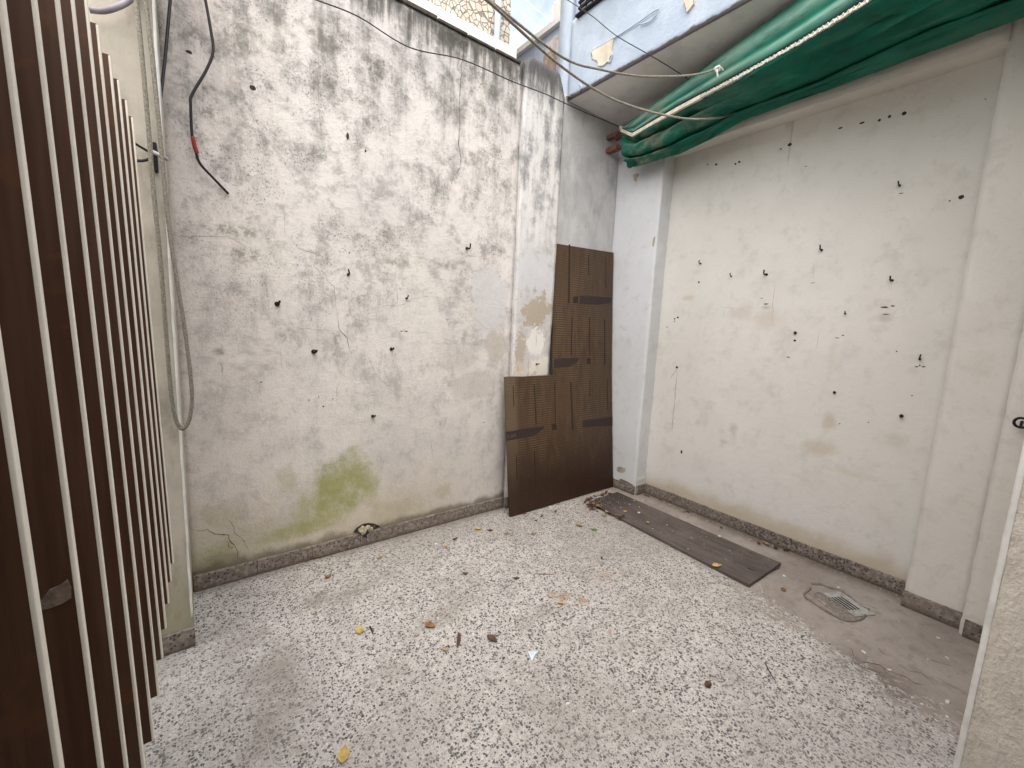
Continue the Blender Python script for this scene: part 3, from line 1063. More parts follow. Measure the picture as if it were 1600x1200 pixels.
decal("print_band", [(791, 675), (820, 670), (850, 666), (850, 669), (838, 679), (820, 684), (791, 689)], M['print'], board)
decal("print_band", [(911, 657), (957, 651), (957, 665), (911, 668)], M['print'], board)
decal("print_band", [(866, 561), (905, 559), (902, 566), (890, 573), (866, 575)], M['print'], board)
decal("print_band", [(906, 462), (955, 465), (955, 473), (935, 476), (906, 475)], M['print'], board)
for q in ([(862, 663), (869, 661), (870, 671), (863, 672)], [(917, 560), (923, 559), (923, 568), (917, 569)], [(896, 464), (903, 463), (903, 473), (896, 474)]):
    decal("print_mark", q, M['dash'], board)
for (x0, y0, x1, y1, w) in ((802, 603, 803, 635, 1.0), (835, 600, 838, 663, 1.4), (867, 598, 868, 660, 1.0), (892, 597, 895, 672, 2.0), (922, 594, 922, 620, .9), (949, 592, 950, 640, .8),
                            (807, 710, 808, 750, 1.0), (835, 705, 838, 765, 1.6), (890, 382, 889, 474, 2.4), (920, 398, 920, 430, 1.0), (947, 402, 947, 450, .8),
                            (894, 497, 893, 555, 1.2), (921, 496, 921, 556, 1.0), (945, 499, 945, 570, 1.4)):
    decal("print_dash", [(x0 - w / 2, y0), (x0 + w / 2, y0), (x1 + w / 2, y1), (x1 - w / 2, y1)], M['dash'], board)
# faded lettering on the lower band, seen reversed as on the board
cu = bpy.data.curves.new("lettering", 'FONT'); cu.body = "NUS"; cu.size = 1.0; cu.extrude = 0.0
to = bpy.data.objects.new("lettering", cu); COL.objects.link(to)
bpy.context.view_layer.update()
tm = bpy.data.meshes.new_from_object(to.evaluated_get(bpy.context.evaluated_depsgraph_get()))
bpy.data.objects.remove(to); bpy.data.curves.remove(cu)
co = np.array([v.co[:] for v in tm.vertices]); wmax = co[:, 0].max()
for v, c_ in zip(tm.vertices, co):
    u = 1 - c_[0] / wmax
    px = 791 + u * 15.5; py = 685.3 - (px - 791) * .17 - c_[1] * 8.8
    q = Vector(on_board(px, py)) + V(0, -.0012, 0)
    v.co = q
tm.materials.clear(); tm.materials.append(M['letters'])
link("lettering", tm, None, board)

# ------------------------------------------------------------------ plank on the floor
bm = bmesh.new()
A_, B_, C_, D_ = fl(1171, 914, .02), fl(1220, 880, .02), (2.985, 2.275), (2.60, 2.262)
NPX, NPY = 8, 30
grid = []
for s in (1, 0):
    g2 = []
    for j in range(NPY + 1):
        t = j / NPY
        r0 = []
        for i in range(NPX + 1):
            u = i / NPX
            a = Vector(A_).lerp(Vector(D_), t); b_ = Vector(B_).lerp(Vector(C_), t)
            q = a.lerp(b_, u)
            e = .0025 * n3(t * 20, u * 20, 1) if (i in (0, NPX) or j in (0, NPY)) else 0
            zz = (.0205 + .0018 * n3(q.x * 5, q.y * 5, 1) + .003 * max(0, .15 - t) / .15) if s else .0025
            r0.append(bm.verts.new((q.x + e, q.y + e, zz)))
        g2.append(r0)
    grid.append(g2)
T_, U_ = grid
for j in range(NPY):
    for i in range(NPX):
        bm.faces.new((T_[j][i], T_[j][i + 1], T_[j + 1][i + 1], T_[j + 1][i]))
        bm.faces.new((U_[j][i], U_[j + 1][i], U_[j + 1][i + 1], U_[j][i + 1]))
for j in range(NPY):
    bm.faces.new((T_[j][0], T_[j + 1][0], U_[j + 1][0], U_[j][0])); bm.faces.new((T_[j][NPX], U_[j][NPX], U_[j + 1][NPX], T_[j + 1][NPX]))
for i in range(NPX):
    bm.faces.new((T_[0][i], U_[0][i], U_[0][i + 1], T_[0][i + 1])); bm.faces.new((T_[NPY][i], T_[NPY][i + 1], U_[NPY][i + 1], U_[NPY][i]))
plank = bm_obj("floor_board", bm, M['plank'])
tag(plank, "dirty grey board lying flat on the floor along the cream wall", "board")

# ------------------------------------------------------------------ awning
aw = empty("folded_awning", (2.9, 1.2, 3.0))
AO = Vector((2.9, 1.2, 3.0))
tag(aw, "faded green canvas awning folded up under the slab", "awning")


def curve_of(lst):
    pts = [P(px, py, 0, X) for px, py, X in lst]
    pts.sort(key=lambda p: p[1])
    ys = [p[1] for p in pts]

    def f(y):
        if y < ys[0]:
            a, b = pts[0], pts[1]
            t = (y - a[1]) / (b[1] - a[1])
            t = max(t, -1.2)
            return float(a[0] + (b[0] - a[0]) * t), float(a[2] + (b[2] - a[2]) * t)
        return float(np.interp(y, ys, [p[0] for p in pts])), float(np.interp(y, ys, [p[2] for p in pts]))
    return f


fA = curve_of([(976, 196, 2.84), (985, 190, 2.80), (1060, 135, 2.72), (1160, 62, 2.64), (1245, 0, 2.57)])
fS = curve_of([(972, 204, 2.83), (990, 212, 2.77), (1060, 172, 2.69), (1160, 120, 2.60), (1250, 70, 2.54), (1365, 0, 2.46)])
fB = curve_of([(983, 262, 2.93), (1060, 240, 2.95), (1110, 216, 2.965), (1160, 187, 2.98), (1280, 144, 2.99), (1430, 88, 3.0), (1590, 28, 3.0)])
Y0, Y1, NL = 2.395, -.45, 220
verts, faces, fade_highlight = [], [], []
NP_ = 0
for i in range(NL + 1):
    y = Y0 + (Y1 - Y0) * i / NL
    ax, az = fA(y); sx, sz = fS(y); bx, bz = fB(y)
    az = min(az, ZSOF - .012)
    k = min(1, (Y0 - y) / .35)                       # folds open away from the gathered end
    L = lambda t: (sx + (bx - sx) * t, sz + (bz - sz) * t)
    w1 = n3(y * 2.3, 1, 0); w2 = n3(y * 3.1, 5, 2); w3 = n3(y * 1.7, 9, 4)
    prof = [(ax + .12, az - .02), (ax + .05, az + .004), (ax, az), (ax * .7 + sx * .3 - .030 * k, az * .7 + sz * .3), (ax * .45 + sx * .55 - .012 * k + .012 * w1, az * .45 + sz * .55),
            (ax * .25 + sx * .75 - .028 * k, az * .25 + sz * .75), (sx, sz + .012), (sx + .004, sz - .018), (sx + .12 * k + .015, sz - .024), (sx + .14 * k + .015, sz - .045 - .02 * k)]
    p1, p2, p3, p4, p5 = L(.34 + .05 * w1), L(.50 + .06 * w2), L(.62 + .05 * w3), L(.74 + .05 * w1), L(.88)
    prof += [(p1[0] - .020 + .03 * w2, p1[1]), (p2[0] - .055 + .03 * w1, p2[1] + .01), (p3[0] - .040 + .03 * w3, p3[1] - .014), (p3[0] + .09, p3[1] - .004), (p3[0] + .10, p3[1] - .022),
             (p4[0] + .012 + .02 * w2, p4[1]), (p4[0] - .030 + .025 * w1, p4[1] - .02), (p5[0] - .014, p5[1]), (bx, bz), (bx + .012, bz + .012), (bx + .03, bz + .10), (bx + .02, bz + .2)]
    pts = spline([(a, 0, b_) for a, b_ in prof], 5)
    NP_ = len(pts)
    for j, q in enumerate(pts):
        v = j / NP_
        d = .012 * n3(y * 3.0, v * 14 - y * 2.5, 2) + .005 * n3(y * 9, v * 30 - y * 6, 8)
        g_ = max(0.0, min(1.0, (y - 1.0) / 1.2))
        if v > .33:
            d *= 1.9
            d += .010 * n3(y * 5.5, v * 26 - y * 4, 15)
            d += g_ * (.030 * n3(y * 3.5 + v * 5, v * 9 - y * 5.5, 6) + .014 * n3(y * 8, v * 22 - y * 12, 11))
        xx = q.x + d
        zz = min(q.z + .5 * d, ZSOF - .008)
        fade_highlight.append(max(0, 1 - abs(v - .15) / .035) * .95 + max(0, 1 - abs(v - .235) / .03) * .9 + (max(0, 1 - abs(v - .50) / .05) * .35 + max(0, 1 - abs(v - .62) / .03) * .3) * max(0, min(1, (y - .9) / .8)))  # paler bands where the roll and folds would catch light
        verts.append((xx, y + .012 * n3(v * 9, 3, 3) * (1 if i < 3 else 0), zz))
for i in range(NL):
    for j in range(NP_ - 1):
        a = i * NP_ + j
        faces.append((a, a + 1, a + NP_ + 1, a + NP_))
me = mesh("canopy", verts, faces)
me.attributes.new("fade_highlight", 'FLOAT', 'POINT').data.foreach_set("value", [float(x) for x in fade_highlight])
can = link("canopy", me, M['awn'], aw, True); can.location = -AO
md = can.modifiers.new("thickness", 'SOLIDIFY'); md.thickness = .003; md.offset = 1
# trim strip along the front bar
bm = bmesh.new()
ring = []
for i in range(121):
    y = 2.40 + (-.4 - 2.40) * i / 120
    sx, sz = fS(y)
    wv_ = .0035 * math.sin(y * 95) if y < 1.62 else 0
    h = .013 if y > 1.62 else .008
    ring.append([bm.verts.new((sx - .020, y, sz + h + wv_)), bm.verts.new((sx - .024, y, sz - h + wv_)), bm.verts.new((sx + .004, y, sz - h)), bm.verts.new((sx + .004, y, sz + h))])
for a, b_ in zip(ring, ring[1:]):
    for k in range(4): bm.faces.new((a[k], a[(k + 1) % 4], b_[(k + 1) % 4], b_[k]))
bm.faces.new(ring[0]); bm.faces.new(ring[-1][::-1])
tr = bm_obj("front_bar", bm, M['trim'], aw); tr.location = -AO
pts = [(fS(y)[0] - .021, y, fS(y)[1] + .0185) for y in np.linspace(2.38, -.4, 90)]
o = tube("trim_cord", pts, .0032, M['cable'], aw, 6); o.location = -AO
pts = []
for i in range(560):                                    # zigzag lacing round the bar
    y = 1.62 - 2.0 * i / 560
    sx, sz = fS(y)
    pts.append((sx - .0235, y, sz + .011 * math.sin(i * 1.05) - .001))
o = tube("lacing", pts, .0022, M['rope2'], aw, 5); o.location = -AO
# curled end of the bar's cover
pts = [Vector(P(968, 199, 1, 2.46)), Vector(P(976, 203, 1, 2.43)), Vector(P(984, 211, 1, 2.405)), Vector(P(994, 212, 1, 2.36))]
o = tube("bar_end", spline(pts, 5), [.014] * 16, M['trim'], aw, 8); o.location = -AO
o = tube("roller_tube", [(2.95, 2.56, 3.06), (2.95, -.45, 3.06)], .03, M['rust'], aw, 14); o.location = -AO
for (px, py, s) in ((963, 211, .024), (962, 232, .030)):
    p = Vector(P(px, py, 1, 2.56))
    bm = bmesh.new()
    bm_box(bm, p + V(-s, -.03, -s * .7), p + V(s, .088, s * .7), .006)
    bm_box(bm, p + V(-.004, -.18, -.008), p + V(.03, .02, .008), .002)
    o = bm_obj("bracket", bm, M['rust'], aw); o.location = -AO

# ------------------------------------------------------------------ ropes, wires, cables
def thing_tube(name, pts, rad, mat, label, cat, n=8, sides=8, group=None):
    o = tube(name, spline(pts, n), rad, mat, None, sides)
    tag(o, label, cat, group)
    return o


def ropepts(lst):       # px, py, Y
    return [P(px, py, 1, Y) for px, py, Y in lst]


aA = fA(1.62)
thing_tube("awning_cord", ropepts([(735, -20, 1.55), (770, 5, 1.66), (880, 90, 1.80), (940, 109, 1.80), (1000, 119, 1.76), (1060, 119, 1.66), (1095, 115, 1.545), (1120, 108, 1.455)]),
           .0062, M['rope'], "upper of two slack cords, knotted to the top of the green awning", "cord")
thing_tube("awning_cord", ropepts([(738, -20, 1.45), (772, 10, 1.55), (870, 98, 1.74), (940, 146, 1.80), (1000, 170, 1.74), (1060, 184, 1.62), (1100, 186, 1.545)]) + [P(1128, 183, 0, 2.83), P(1146, 177, 0, 2.875), P(1152, 172, 0, 2.90)],
           .0062, M['rope'], "lower of two slack cords, sagging across the green awning", "cord")
kp = Vector(P(1121, 108, 1, 1.452))
bm = bmesh.new()
bm_tube(bm, spline([kp + V(-.014, .012, -.004), kp + V(.004, -.006, .014), kp + V(.016, -.002, .002), kp + V(.002, .004, -.012), kp + V(-.012, .006, .002), kp + V(.002, -.010, .010), kp + V(.012, -.004, -.008)], 6), .0065, 8)
bm_tube(bm, spline([kp + V(.0, 0, 0), kp + V(-.010, -.006, -.022), kp + V(-.004, -.010, -.048)], 5), .0045, 7)
bm_tube(bm, spline([kp + V(.0, 0, 0), kp + V(.018, -.010, .010), kp + V(.034, -.016, -.002)], 5), .0045, 7)
o = bm_obj("cord_knot", bm, M['rope2'], None, True)
tag(o, "white knot tying a slack cord to the awning", "knot")

thing_tube("wall_wire", ropepts([(470, -12, 2.552), (495, 0, 2.552), (560, 26, 2.552), (640, 74, 2.552), (722, 93, 2.55), (800, 127, 2.54), (850, 146, 2.53), (880, 160, 2.52), (920, 178, 2.50), (966, 197, 2.46)]),
           .0032, M['cable'], "thin black wire strung across the top of the stained wall", "wire", 10, 6)
thing_tube("overhead_wire", [P(870, -12, 0, 2.37), P(890, 2, 0, 2.37), P(925, 25, 0, 2.38), P(962, 55, 0, 2.39), P(1010, 83, 0, 2.42), P(1050, 107, 0, 2.55), P(1084, 130, 0, 2.72)],
           .0032, M['cable'], "thin black wire passing the barred window to the awning", "wire", 10, 6)

# hanging loop of awning rope by the pier, tied to a hook above
YLP = 2.085
loop = ropepts([(210, -30, YLP), (213, 0, YLP), (222, 90, YLP), (231, 190, YLP), (240, 300, YLP), (250, 400, YLP), (258, 500, YLP), (265, 590, YLP), (270, 635, YLP), (277, 661, YLP), (286, 670, YLP),
                (296, 655, YLP), (300, 622, YLP), (297, 580, YLP), (288, 510, YLP), (275, 430, YLP), (266, 370, YLP), (258, 300, YLP), (250, 210, YLP), (241, 120, YLP), (232, 40, YLP), (227, 0, YLP), (225, -30, YLP)])
top_l, top_r = Vector(loop[0]), Vector(loop[-1])
hk = Vector((-.085, 2.10, 2.64))
loop = [hk + V(-.012, 0, 0)] + [Vector(p) for p in loop] + [hk + V(.012, 0, .0)]
o = thing_tube("rope_loop", loop, .0072, M['rope'], "long grey rope loop hanging down in front of the pier", "rope", 8, 8)
o = tube("rope_hook", spline([(-.085, 2.16, 2.63), (-.085, 2.11, 2.63), (-.085, 2.085, 2.65), (-.085, 2.07, 2.69)], 5), .005, M['iron'], None, 8)
tag(o, "iron hook holding the rope loop high on the pier", "hook")

o = thing_tube("hanging_cable", ropepts([(319, -14, 2.52), (321, 0, 2.52), (329, 45, 2.52), (333, 80, 2.52), (322, 110, 2.52), (300, 148, 2.52), (298, 165, 2.52), (300, 210, 2.53), (306, 237, 2.54), (313, 256, 2.55), (335, 280, 2.56), (357, 303, 2.578)]),
               .0058, M['cable'], "loose black cable with a red sleeve hanging on the stained wall", "cable", 8, 8)
tube("sleeve", spline([P(px, py, 1, Y) for px, py, Y in ((301, 213, 2.53), (304, 228, 2.536), (308, 240, 2.542))], 5), .0085, M['red'], o, 10)
thing_tube("black_cable", ropepts([(268, -20, 2.45), (266, 0, 2.45), (258, 90, 2.42), (250, 160, 2.38), (247, 190, 2.3), (245, 220, 2.2), (243, 238, 2.135)]), .0062, M['cable'],
           "straight black cable running down to the clamp on the pier", "cable", 8, 8)
thing_tube("grey_conduit", ropepts([(139, 15, 2.10), (160, 17, 2.10), (180, 12, 2.10), (200, 2, 2.11), (215, -14, 2.13), (222, -30, 2.15)]), .0095, M['greycable'], "short bent grey conduit at the top of the pier", "conduit", 8, 10)

cl = empty("cable_clamp", tuple(P(245, 245, 1, 2.145)))
tag(cl, "small iron clamp with two black wire ends on the pier", "clamp")
CO = Vector(cl.location)
bm = bmesh.new(); c0 = Vector(P(243, 246, 1, 2.125))
bm_box(bm, c0 + V(-.006, -.012, -.05), c0 + V(.006, .022, .05), .003)
o = bm_obj("clamp_body", bm, M['iron'], cl); o.location = -CO
o = tube("clamp_arm", [P(236, 236, 1, 2.118), P(262, 249, 1, 2.10)], .008, M['drain'], cl, 6); o.location = -CO
o = tube("wire_end", spline(ropepts([(209, 223, 2.10), (222, 231, 2.11), (236, 239, 2.12)]), 5), .0042, M['cable'], cl, 6); o.location = -CO
o = tube("wire_end", spline(ropepts([(211, 251, 2.10), (224, 251, 2.11), (238, 247, 2.12)]), 5), .0055, M['cable'], cl, 6); o.location = -CO

# ------------------------------------------------------------------ screw hooks, holes, cracks
def hook_mesh(bent):
    bm = bmesh.new()
    bm_tube(bm, [(0, .012, 0), (0, -.012, 0)], [.0085, .0065], 8)                # plug and shank, wall at y = 0
    if bent:
        bm_tube(bm, spline([(0, -.008, 0), (0, -.026, -.001), (0, -.034, .007), (0, -.035, .026)], 5), .0042, 7)
    else:
        bm_tube(bm, spline([(0, -.008, 0), (.001, -.020, .0), (.007, -.028, .004), (.009, -.030, .012)], 5), .0046, 7)
        bm_tube(bm, [(0, -.004, 0), (0, -.010, 0)], [.011, .009], 9)
    bmesh.ops.recalc_face_normals(bm, faces=bm.faces[:])
    me = bpy.data.meshes.new("screw_hook"); bm.to_mesh(me); bm.free(); me.materials.append(M['iron'])
    me.polygons.foreach_set("use_smooth", [True] * len(me.polygons))
    return me


HM = [hook_mesh(True), hook_mesh(False)]


def bw_pt(px, py, off=0.0):
    x, z = bw(px, py)
    return Vector((x, YB - dsp(1.0, x, z) - off, z))


def rw_pt(px, py, off=0.0):
    y, z = rw(px, py)
    return Vector((XR - dsp(4.0, y, z) - off, y, z))


def put_hook(px, py, kind, wall, sc=1.0, label=None):
    o = bpy.data.objects.new("screw_hook", HM[kind]); COL.objects.link(o)
    p = bw_pt(px, py) if wall == 'b' else rw_pt(px, py)
    if wall == 'p':
        q = P(px, py, 1, YPIL); p = Vector((q[0], YPIL - dsp(2.0, q[0], q[2], 1.3), q[2]))
    o.location = p
    o.scale = (sc,) * 3
    o.rotation_euler = (rnd.uniform(-.15, .15), rnd.uniform(-.3, .3), (-math.pi / 2 if wall == 'r' else 0) + rnd.uniform(-.2, .2))
    if label: tag(o, label, "hook")
    elif wall == 'b': tag(o, "small black screw hook in the stained mouldy wall", "hook", "screw hooks in the stained wall")
    elif wall == 'p': tag(o, "small black screw in the peeling strip just above the board's step", "hook")
    else: tag(o, "small black screw hook in the cream wall panel", "hook", "screw hooks in the cream wall")
    return o


for px, py, k, s in ((544, 429, 0, 1.0), (433, 475, 1, 1.2), (635, 466, 0, .9), (490, 549, 1, 1.25), (611, 545, 1, 1.0), (582, 650, 1, 1.0), (729, 388, 0, 1.25)):
    put_hook(px, py, k, 'b', s, {544: "black hook just above the long branching crack in the stained wall", 635: "black hook on an arching hairline crack in the stained wall", 729: "highest black hook in the stained wall, nearest its end pilaster", 582: "lowest black hook in the stained wall, above the algae patch"}.get(px))
put_hook(838, 569, 1, 'p', .8)
for px, py, k, s in ((1095, 412, 0, .85), (1143, 432, 0, .75), (1198, 429, 0, 1.1), (1284, 391, 0, 1.0), (1394, 438, 0, 1.0), (1321, 490, 0, .7), (1243, 520, 1, .9), (1437, 561, 0, .9),
                     (1304, 613, 1, .8), (1409, 650, 1, .95), (1058, 574, 1, .8), (1406, 290, 0, .8)):
    put_hook(px, py, k, 'r', s, {1058: "black screw in the cream wall with a thin crack running down from it", 1437: "black hook in the cream wall right above a small forked chip",
                                1394: "black hook in the cream wall above a long dark gash", 1198: "black hook in the cream wall above a ragged horizontal chip", 1243: "black screw in the cream wall directly above a round hole",
                                1304: "black screw in the cream wall above a brown damp stain", 1095: "small black hook in the cream wall above a single small hole", 1406: "highest small hook in the cream wall, near the row of holes",
                                1409: "lowest black screw in the cream wall, near the pilaster"}.get(px))


def hole(parent, wall, px, py, rx, ry, mat='hole'):
    """an irregular shallow cavity: ragged rim on the face and a floor sunk into the wall"""
    c = bw_pt(px, py) if wall == 'b' else rw_pt(px, py)
    n = 11
    bm = bmesh.new()
    f = []
    for k in range(n):
        a = 2 * math.pi * k / n
        r = 1 + .35 * n3(math.cos(a) * 2 + px, math.sin(a) * 2 + py, 1)
        du, dv = .82 * rx * r * math.cos(a), .82 * ry * r * math.sin(a)
        f.append(bm.verts.new(c + (V(du, -.0012, dv) if wall == 'b' else V(-.0012, du, dv))))
    bk = [bm.verts.new(v.co + (V(0, .02, 0) if wall == 'b' else V(.02, 0, 0))) for v in f]
    bm.faces.new(f)
    for i in range(n): bm.faces.new((f[i], f[(i + 1) % n], bk[(i + 1) % n], bk[i]))
    return bm_obj("hole", bm, M[mat], parent)


for px, py, rx, ry in ((505, 635, .006, .005), (408, 597, .006, .004), (543, 213, .010, .022), (571, 236, .006, .010), (395, 137, .016, .014), (295, 81, .014, .009), (546, 395, .004, .004),
                       (635, 518, .012, .004), (627, 518, .008, .003), (520, 623, .006, .003), (483, 625, .008, .003), (498, 620, .002, .010), (756, 660, .010, .003)):
    hole(bwall, 'b', px, py, rx, ry)
for px, py, rx, ry in ((1092, 441, .009, .009), (1242, 532, .010, .009), (1059, 496, .012, .010), (1054, 498, .008, .008), (1054, 502, .007, .006), (1042, 511, .007, .006), (1502, 308, .013, .013),
                       (1413, 177, .013, .013), (1390, 182, .009, .010), (1374, 188, .009, .009), (1347, 192, .016, .007), (1313, 200, .014, .006), (1234, 226, .016, .013), (1220, 233, .007, .007),
                       (1155, 253, .011, .009), (1149, 256, .008, .009), (1119, 257, .011, .010), (1106, 257, .008, .005), (1401, 549, .004, .005), (1484, 314, .005, .005), (1065, 706, .010, .018),
                       (1382, 480, .022, .005), (1395, 478, .012, .004), (1197, 475, .018, .005), (1190, 466, .010, .003), (1432, 573, .010, .004), (1443, 573, .010, .004), (1437, 571, .004, .006),
                       (1232, 558, .012, .004), (1317, 524, .008, .004), (1308, 528, .014, .003), (1384, 491, .020, .003), (1270, 442, .016, .002), (1312, 662, .005, .005), (1259, 260, .010, .003),
                       (1408, 302, .012, .003), (1357, 660, .004, .004), (1425, 618, .005, .004), (1540, 155, .004, .003)):
    hole(rwall, 'r', px, py, rx, ry, 'hole' if rx * ry > 6e-5 else 'crack')


def crack(parent, fn, pts, w, mat, name="crack", jit=.006, n=7):
    """a jagged open crack line following the surface"""
    P3 = [fn(px, py, .0010) for px, py in pts]
    path = []
    for a, b_ in zip(P3, P3[1:]):
        for k in range(n):
            t = k / n
            q = a.lerp(b_, t)
            path.append(q)
    path.append(P3[-1])
    bm = bmesh.new()
    prev = None
    L_ = len(path)
    seed = pts[0][0] * .37
    for i, q in enumerate(path):
        d = (path[min(i + 1, L_ - 1)] - path[max(i - 1, 0)]).normalized()
        nn = Vector((-d.y, -d.z, -d.x))
        if fn is bw_pt: side = Vector((-d.z, 0, d.x))
        elif fn is rw_pt: side = Vector((0, -d.z, d.y))
        else: side = Vector((-d.y, d.x, 0))
        q = q + side * (jit * n3(i * .45, seed, 1) + jit * .6 * n3(i * 1.3, seed, 5))
        ww = w * (.35 + .9 * abs(n3(i * .3, seed, 9)) + .3 * n3(i * 1.7, seed, 3)) * min(1, .25 + 3 * min(i, L_ - 1 - i) / L_)
        ww = max(ww, w * .12)
        a, b_ = bm.verts.new(q + side * ww), bm.verts.new(q - side * ww)
        if prev: bm.faces.new((prev[0], prev[1], b_, a))
        prev = (a, b_)
    return bm_obj(name, bm, M[mat], parent)


def z6(l, ox=380, oy=300, s=.35): return [(ox + x * s, oy + y * s) for x, y in l]


for l, w, m in ((z6([(300, 310), (340, 350), (370, 370), (372, 395), (405, 420), (412, 500), (430, 615)]), .0016, 'crackl'), (z6([(420, 560), (430, 615), (465, 655), (470, 690), (487, 730)]), .0026, 'crack'),
                (z6([(490, 705), (560, 740), (590, 810), (605, 830), (640, 860), (655, 905)]), .0015, 'crackl'), (z6([(580, 520), (640, 508), (705, 508), (750, 478), (820, 467), (880, 470)]), .0013, 'crackl'),
                (z6([(960, 310), (975, 296), (1000, 285), (1060, 287)]), .0016, 'crackl'), (z6([(680, 370), (690, 480), (692, 600)]), .0010, 'crackl'), (z6([(985, 515), (1040, 570), (1080, 610), (1130, 610)]), .0012, 'crackl'),
                (z6([(100, 390), (105, 460), (150, 500)]), .0010, 'crackl'), (z6([(195, 190), (250, 255), (310, 270), (370, 295)]), .0016, 'crackl'), (z6([(190, 540), (225, 605), (300, 610), (420, 620)]), .0010, 'crackl'),
                (z6([(270, 610), (310, 700)]), .0010, 'crackl'), (z6([(455, 750), (420, 880), (415, 960)]), .0009, 'crackl'), (z6([(1160, 660), (1195, 740)], ), .0014, 'crackl'), (z6([(1062, 620), (1068, 680)]), .0016, 'crack'),
                (z6([(838, 1110), (845, 1190)]), .0013, 'crackl'), (z6([(165, 690), (172, 800)]), .0010, 'crackl'), (z6([(180, 50), (190, 200)]), .0010, 'crackl'),
                ([(400 + x * .25, y * .25) for x, y in [(1305, 220), (1300, 320), (1285, 400), (1280, 520), (1270, 640), (1272, 760), (1265, 900), (1280, 1000), (1270, 1060), (1225, 1120), (1210, 1200)]], .0026, 'crack'),
                ([(400 + x * .25, y * .25) for x, y in [(1280, 1070), (1300, 1130), (1305, 1200)]], .0016, 'crackl'), ([(400 + x * .25, y * .25) for x, y in [(1370, 900), (1440, 950), (1500, 985), (1560, 1000)]], .0016, 'crackl'),
                ([(400 + x * .25, y * .25) for x, y in [(395, 240), (392, 400), (385, 600), (410, 820), (425, 980)]], .0016, 'crackl'), ([(400 + x * .25, y * .25) for x, y in [(490, 760), (550, 845), (600, 890), (680, 910), (705, 960)]], .0013, 'crackl'),
                ([(280 + x * .325, 650 + y * .325) for x, y in [(85, 553), (130, 545), (180, 570), (235, 570), (243, 600), (270, 625), (285, 690)]], .0030, 'crack'), ([(280 + x * .325, 650 + y * .325) for x, y in [(235, 600), (240, 630), (265, 632)]], .0024, 'crack'),
                ([(280 + x * .325, 650 + y * .325) for x, y in [(230, 490), (260, 530), (265, 560), (310, 600), (340, 655)]], .0022, 'crack'),
                ([(x / 3, 300 + y / 3) for x, y in [(815, 185), (860, 208), (930, 205), (1070, 210), (1120, 240), (1170, 270)]], .0018, 'crackl'), ([(x / 3, 300 + y / 3) for x, y in [(1035, 795), (1045, 860)]], .0018, 'crack'),
                ([(325, 185), (345, 215), (352, 240)], .0012, 'crackl')):
    crack(bwall, bw_pt, l, w, m)
crack(rwall, rw_pt, [(1058, 577), (1056, 600), (1053, 640), (1050, 671)], .0022, 'crack')
crack(rwall, rw_pt, [(1057, 578), (1049, 588), (1047, 592)], .0022, 'crack')
for l in ([(1211, 442), (1208, 470), (1207, 515)], [(1271, 410), (1272, 436)], [(1124, 480), (1150, 482)], [(1280, 520), (1275, 545)], [(1131, 485), (1130, 496)]):
    crack(rwall, rw_pt, l, .0012, 'crackl')

# broken hole above the skirting with brick showing
bm = bmesh.new()
rim = [(552, 831), (557, 825), (566, 819), (576, 817), (584, 818), (592, 821), (594, 823), (586, 826), (575, 830), (560, 832)]
f = [bm.verts.new(bw_pt(px, py, .004)) for px, py in rim]
bk = [bm.verts.new(v.co + V(0, .03, 0)) for v in f]
fc = bm.faces.new(f)
for i in range(len(f)): bm.faces.new((f[i], f[(i + 1) % len(f)], bk[(i + 1) % len(f)], bk[i]))
bmesh.ops.triangulate(bm, faces=[fc])
bm_obj("cavity_shade", bm, M['hole'], bwall)  # flat dark patch standing in for the shade inside the cavity
bm = bmesh.new()
f = [bm.verts.new(P(px, py, 1, 2.5735)) for px, py in ((561, 833), (575, 828), (577, 833), (573, 836), (574, 841), (566, 838), (563, 836))]
bk = [bm.verts.new(v.co + V(0, .01, 0)) for v in f]
fc = bm.faces.new(f)
for i in range(len(f)): bm.faces.new((f[i], f[(i + 1) % len(f)], bk[(i + 1) % len(f)], bk[i]))
bmesh.ops.triangulate(bm, faces=[fc])
bm_obj("notch_shade", bm, M['hole'], bwall)  # flat dark patch for the shade in the broken skirting
for (cx, cy, r, mt) in ((566, 828, .030, 'rubble'), (584, 823, .013, 'brick'), (574, 825, .022, 'rubble'), (580, 826, .016, 'rubble')):
    bm = bmesh.new()
    bmesh.ops.create_icosphere(bm, subdivisions=2, radius=r)
    c0 = bw_pt(cx, cy, .002)
    for v in bm.verts: v.co = Vector((v.co.x, v.co.y * .7, v.co.z * .9)) * (1 + .6 * n3(v.co.x * 60 + cx, v.co.y * 60, v.co.z * 60)) + c0
    bm_obj("loose_rubble", bm, M[mt], bwall)

# bare mortar scars on the corner pillar
def pillar_pt(px, py, off=0.0):
    p = P(px, py, 0, XPIL)
    return Vector((XPIL - dsp(5.0, p[1], p[2]) - off, p[1], p[2]))
def scar(pxs, mt, name="plaster_scar"):
    bm = bmesh.new()
    f = [bm.verts.new(pillar_pt(px, py, .0015)) for px, py in pxs]
    bk = [bm.verts.new(v.co + V(.01, 0, 0)) for v in f]
    fc = bm.faces.new(f)
    for i in range(len(f)): bm.faces.new((f[i], f[(i + 1) % len(f)], bk[(i + 1) % len(f)], bk[i]))
    bmesh.ops.triangulate(bm, faces=[fc])
    bm_obj(name, bm, M[mt], rwall)
scar([(989, 274), (994, 271), (999, 272), (996, 278), (995, 284), (991, 283), (993, 278)], 'mortar')
scar([(1021, 372), (1024, 369), (1023, 378), (1021, 386), (1019, 383)], 'mortar')
scar([(964, 730), (969, 729), (978, 732), (976, 738), (970, 739), (964, 736)], 'mortar')
scar([(964, 752), (970, 748), (980, 752), (990, 758), (984, 763), (966, 764)], 'skirt')

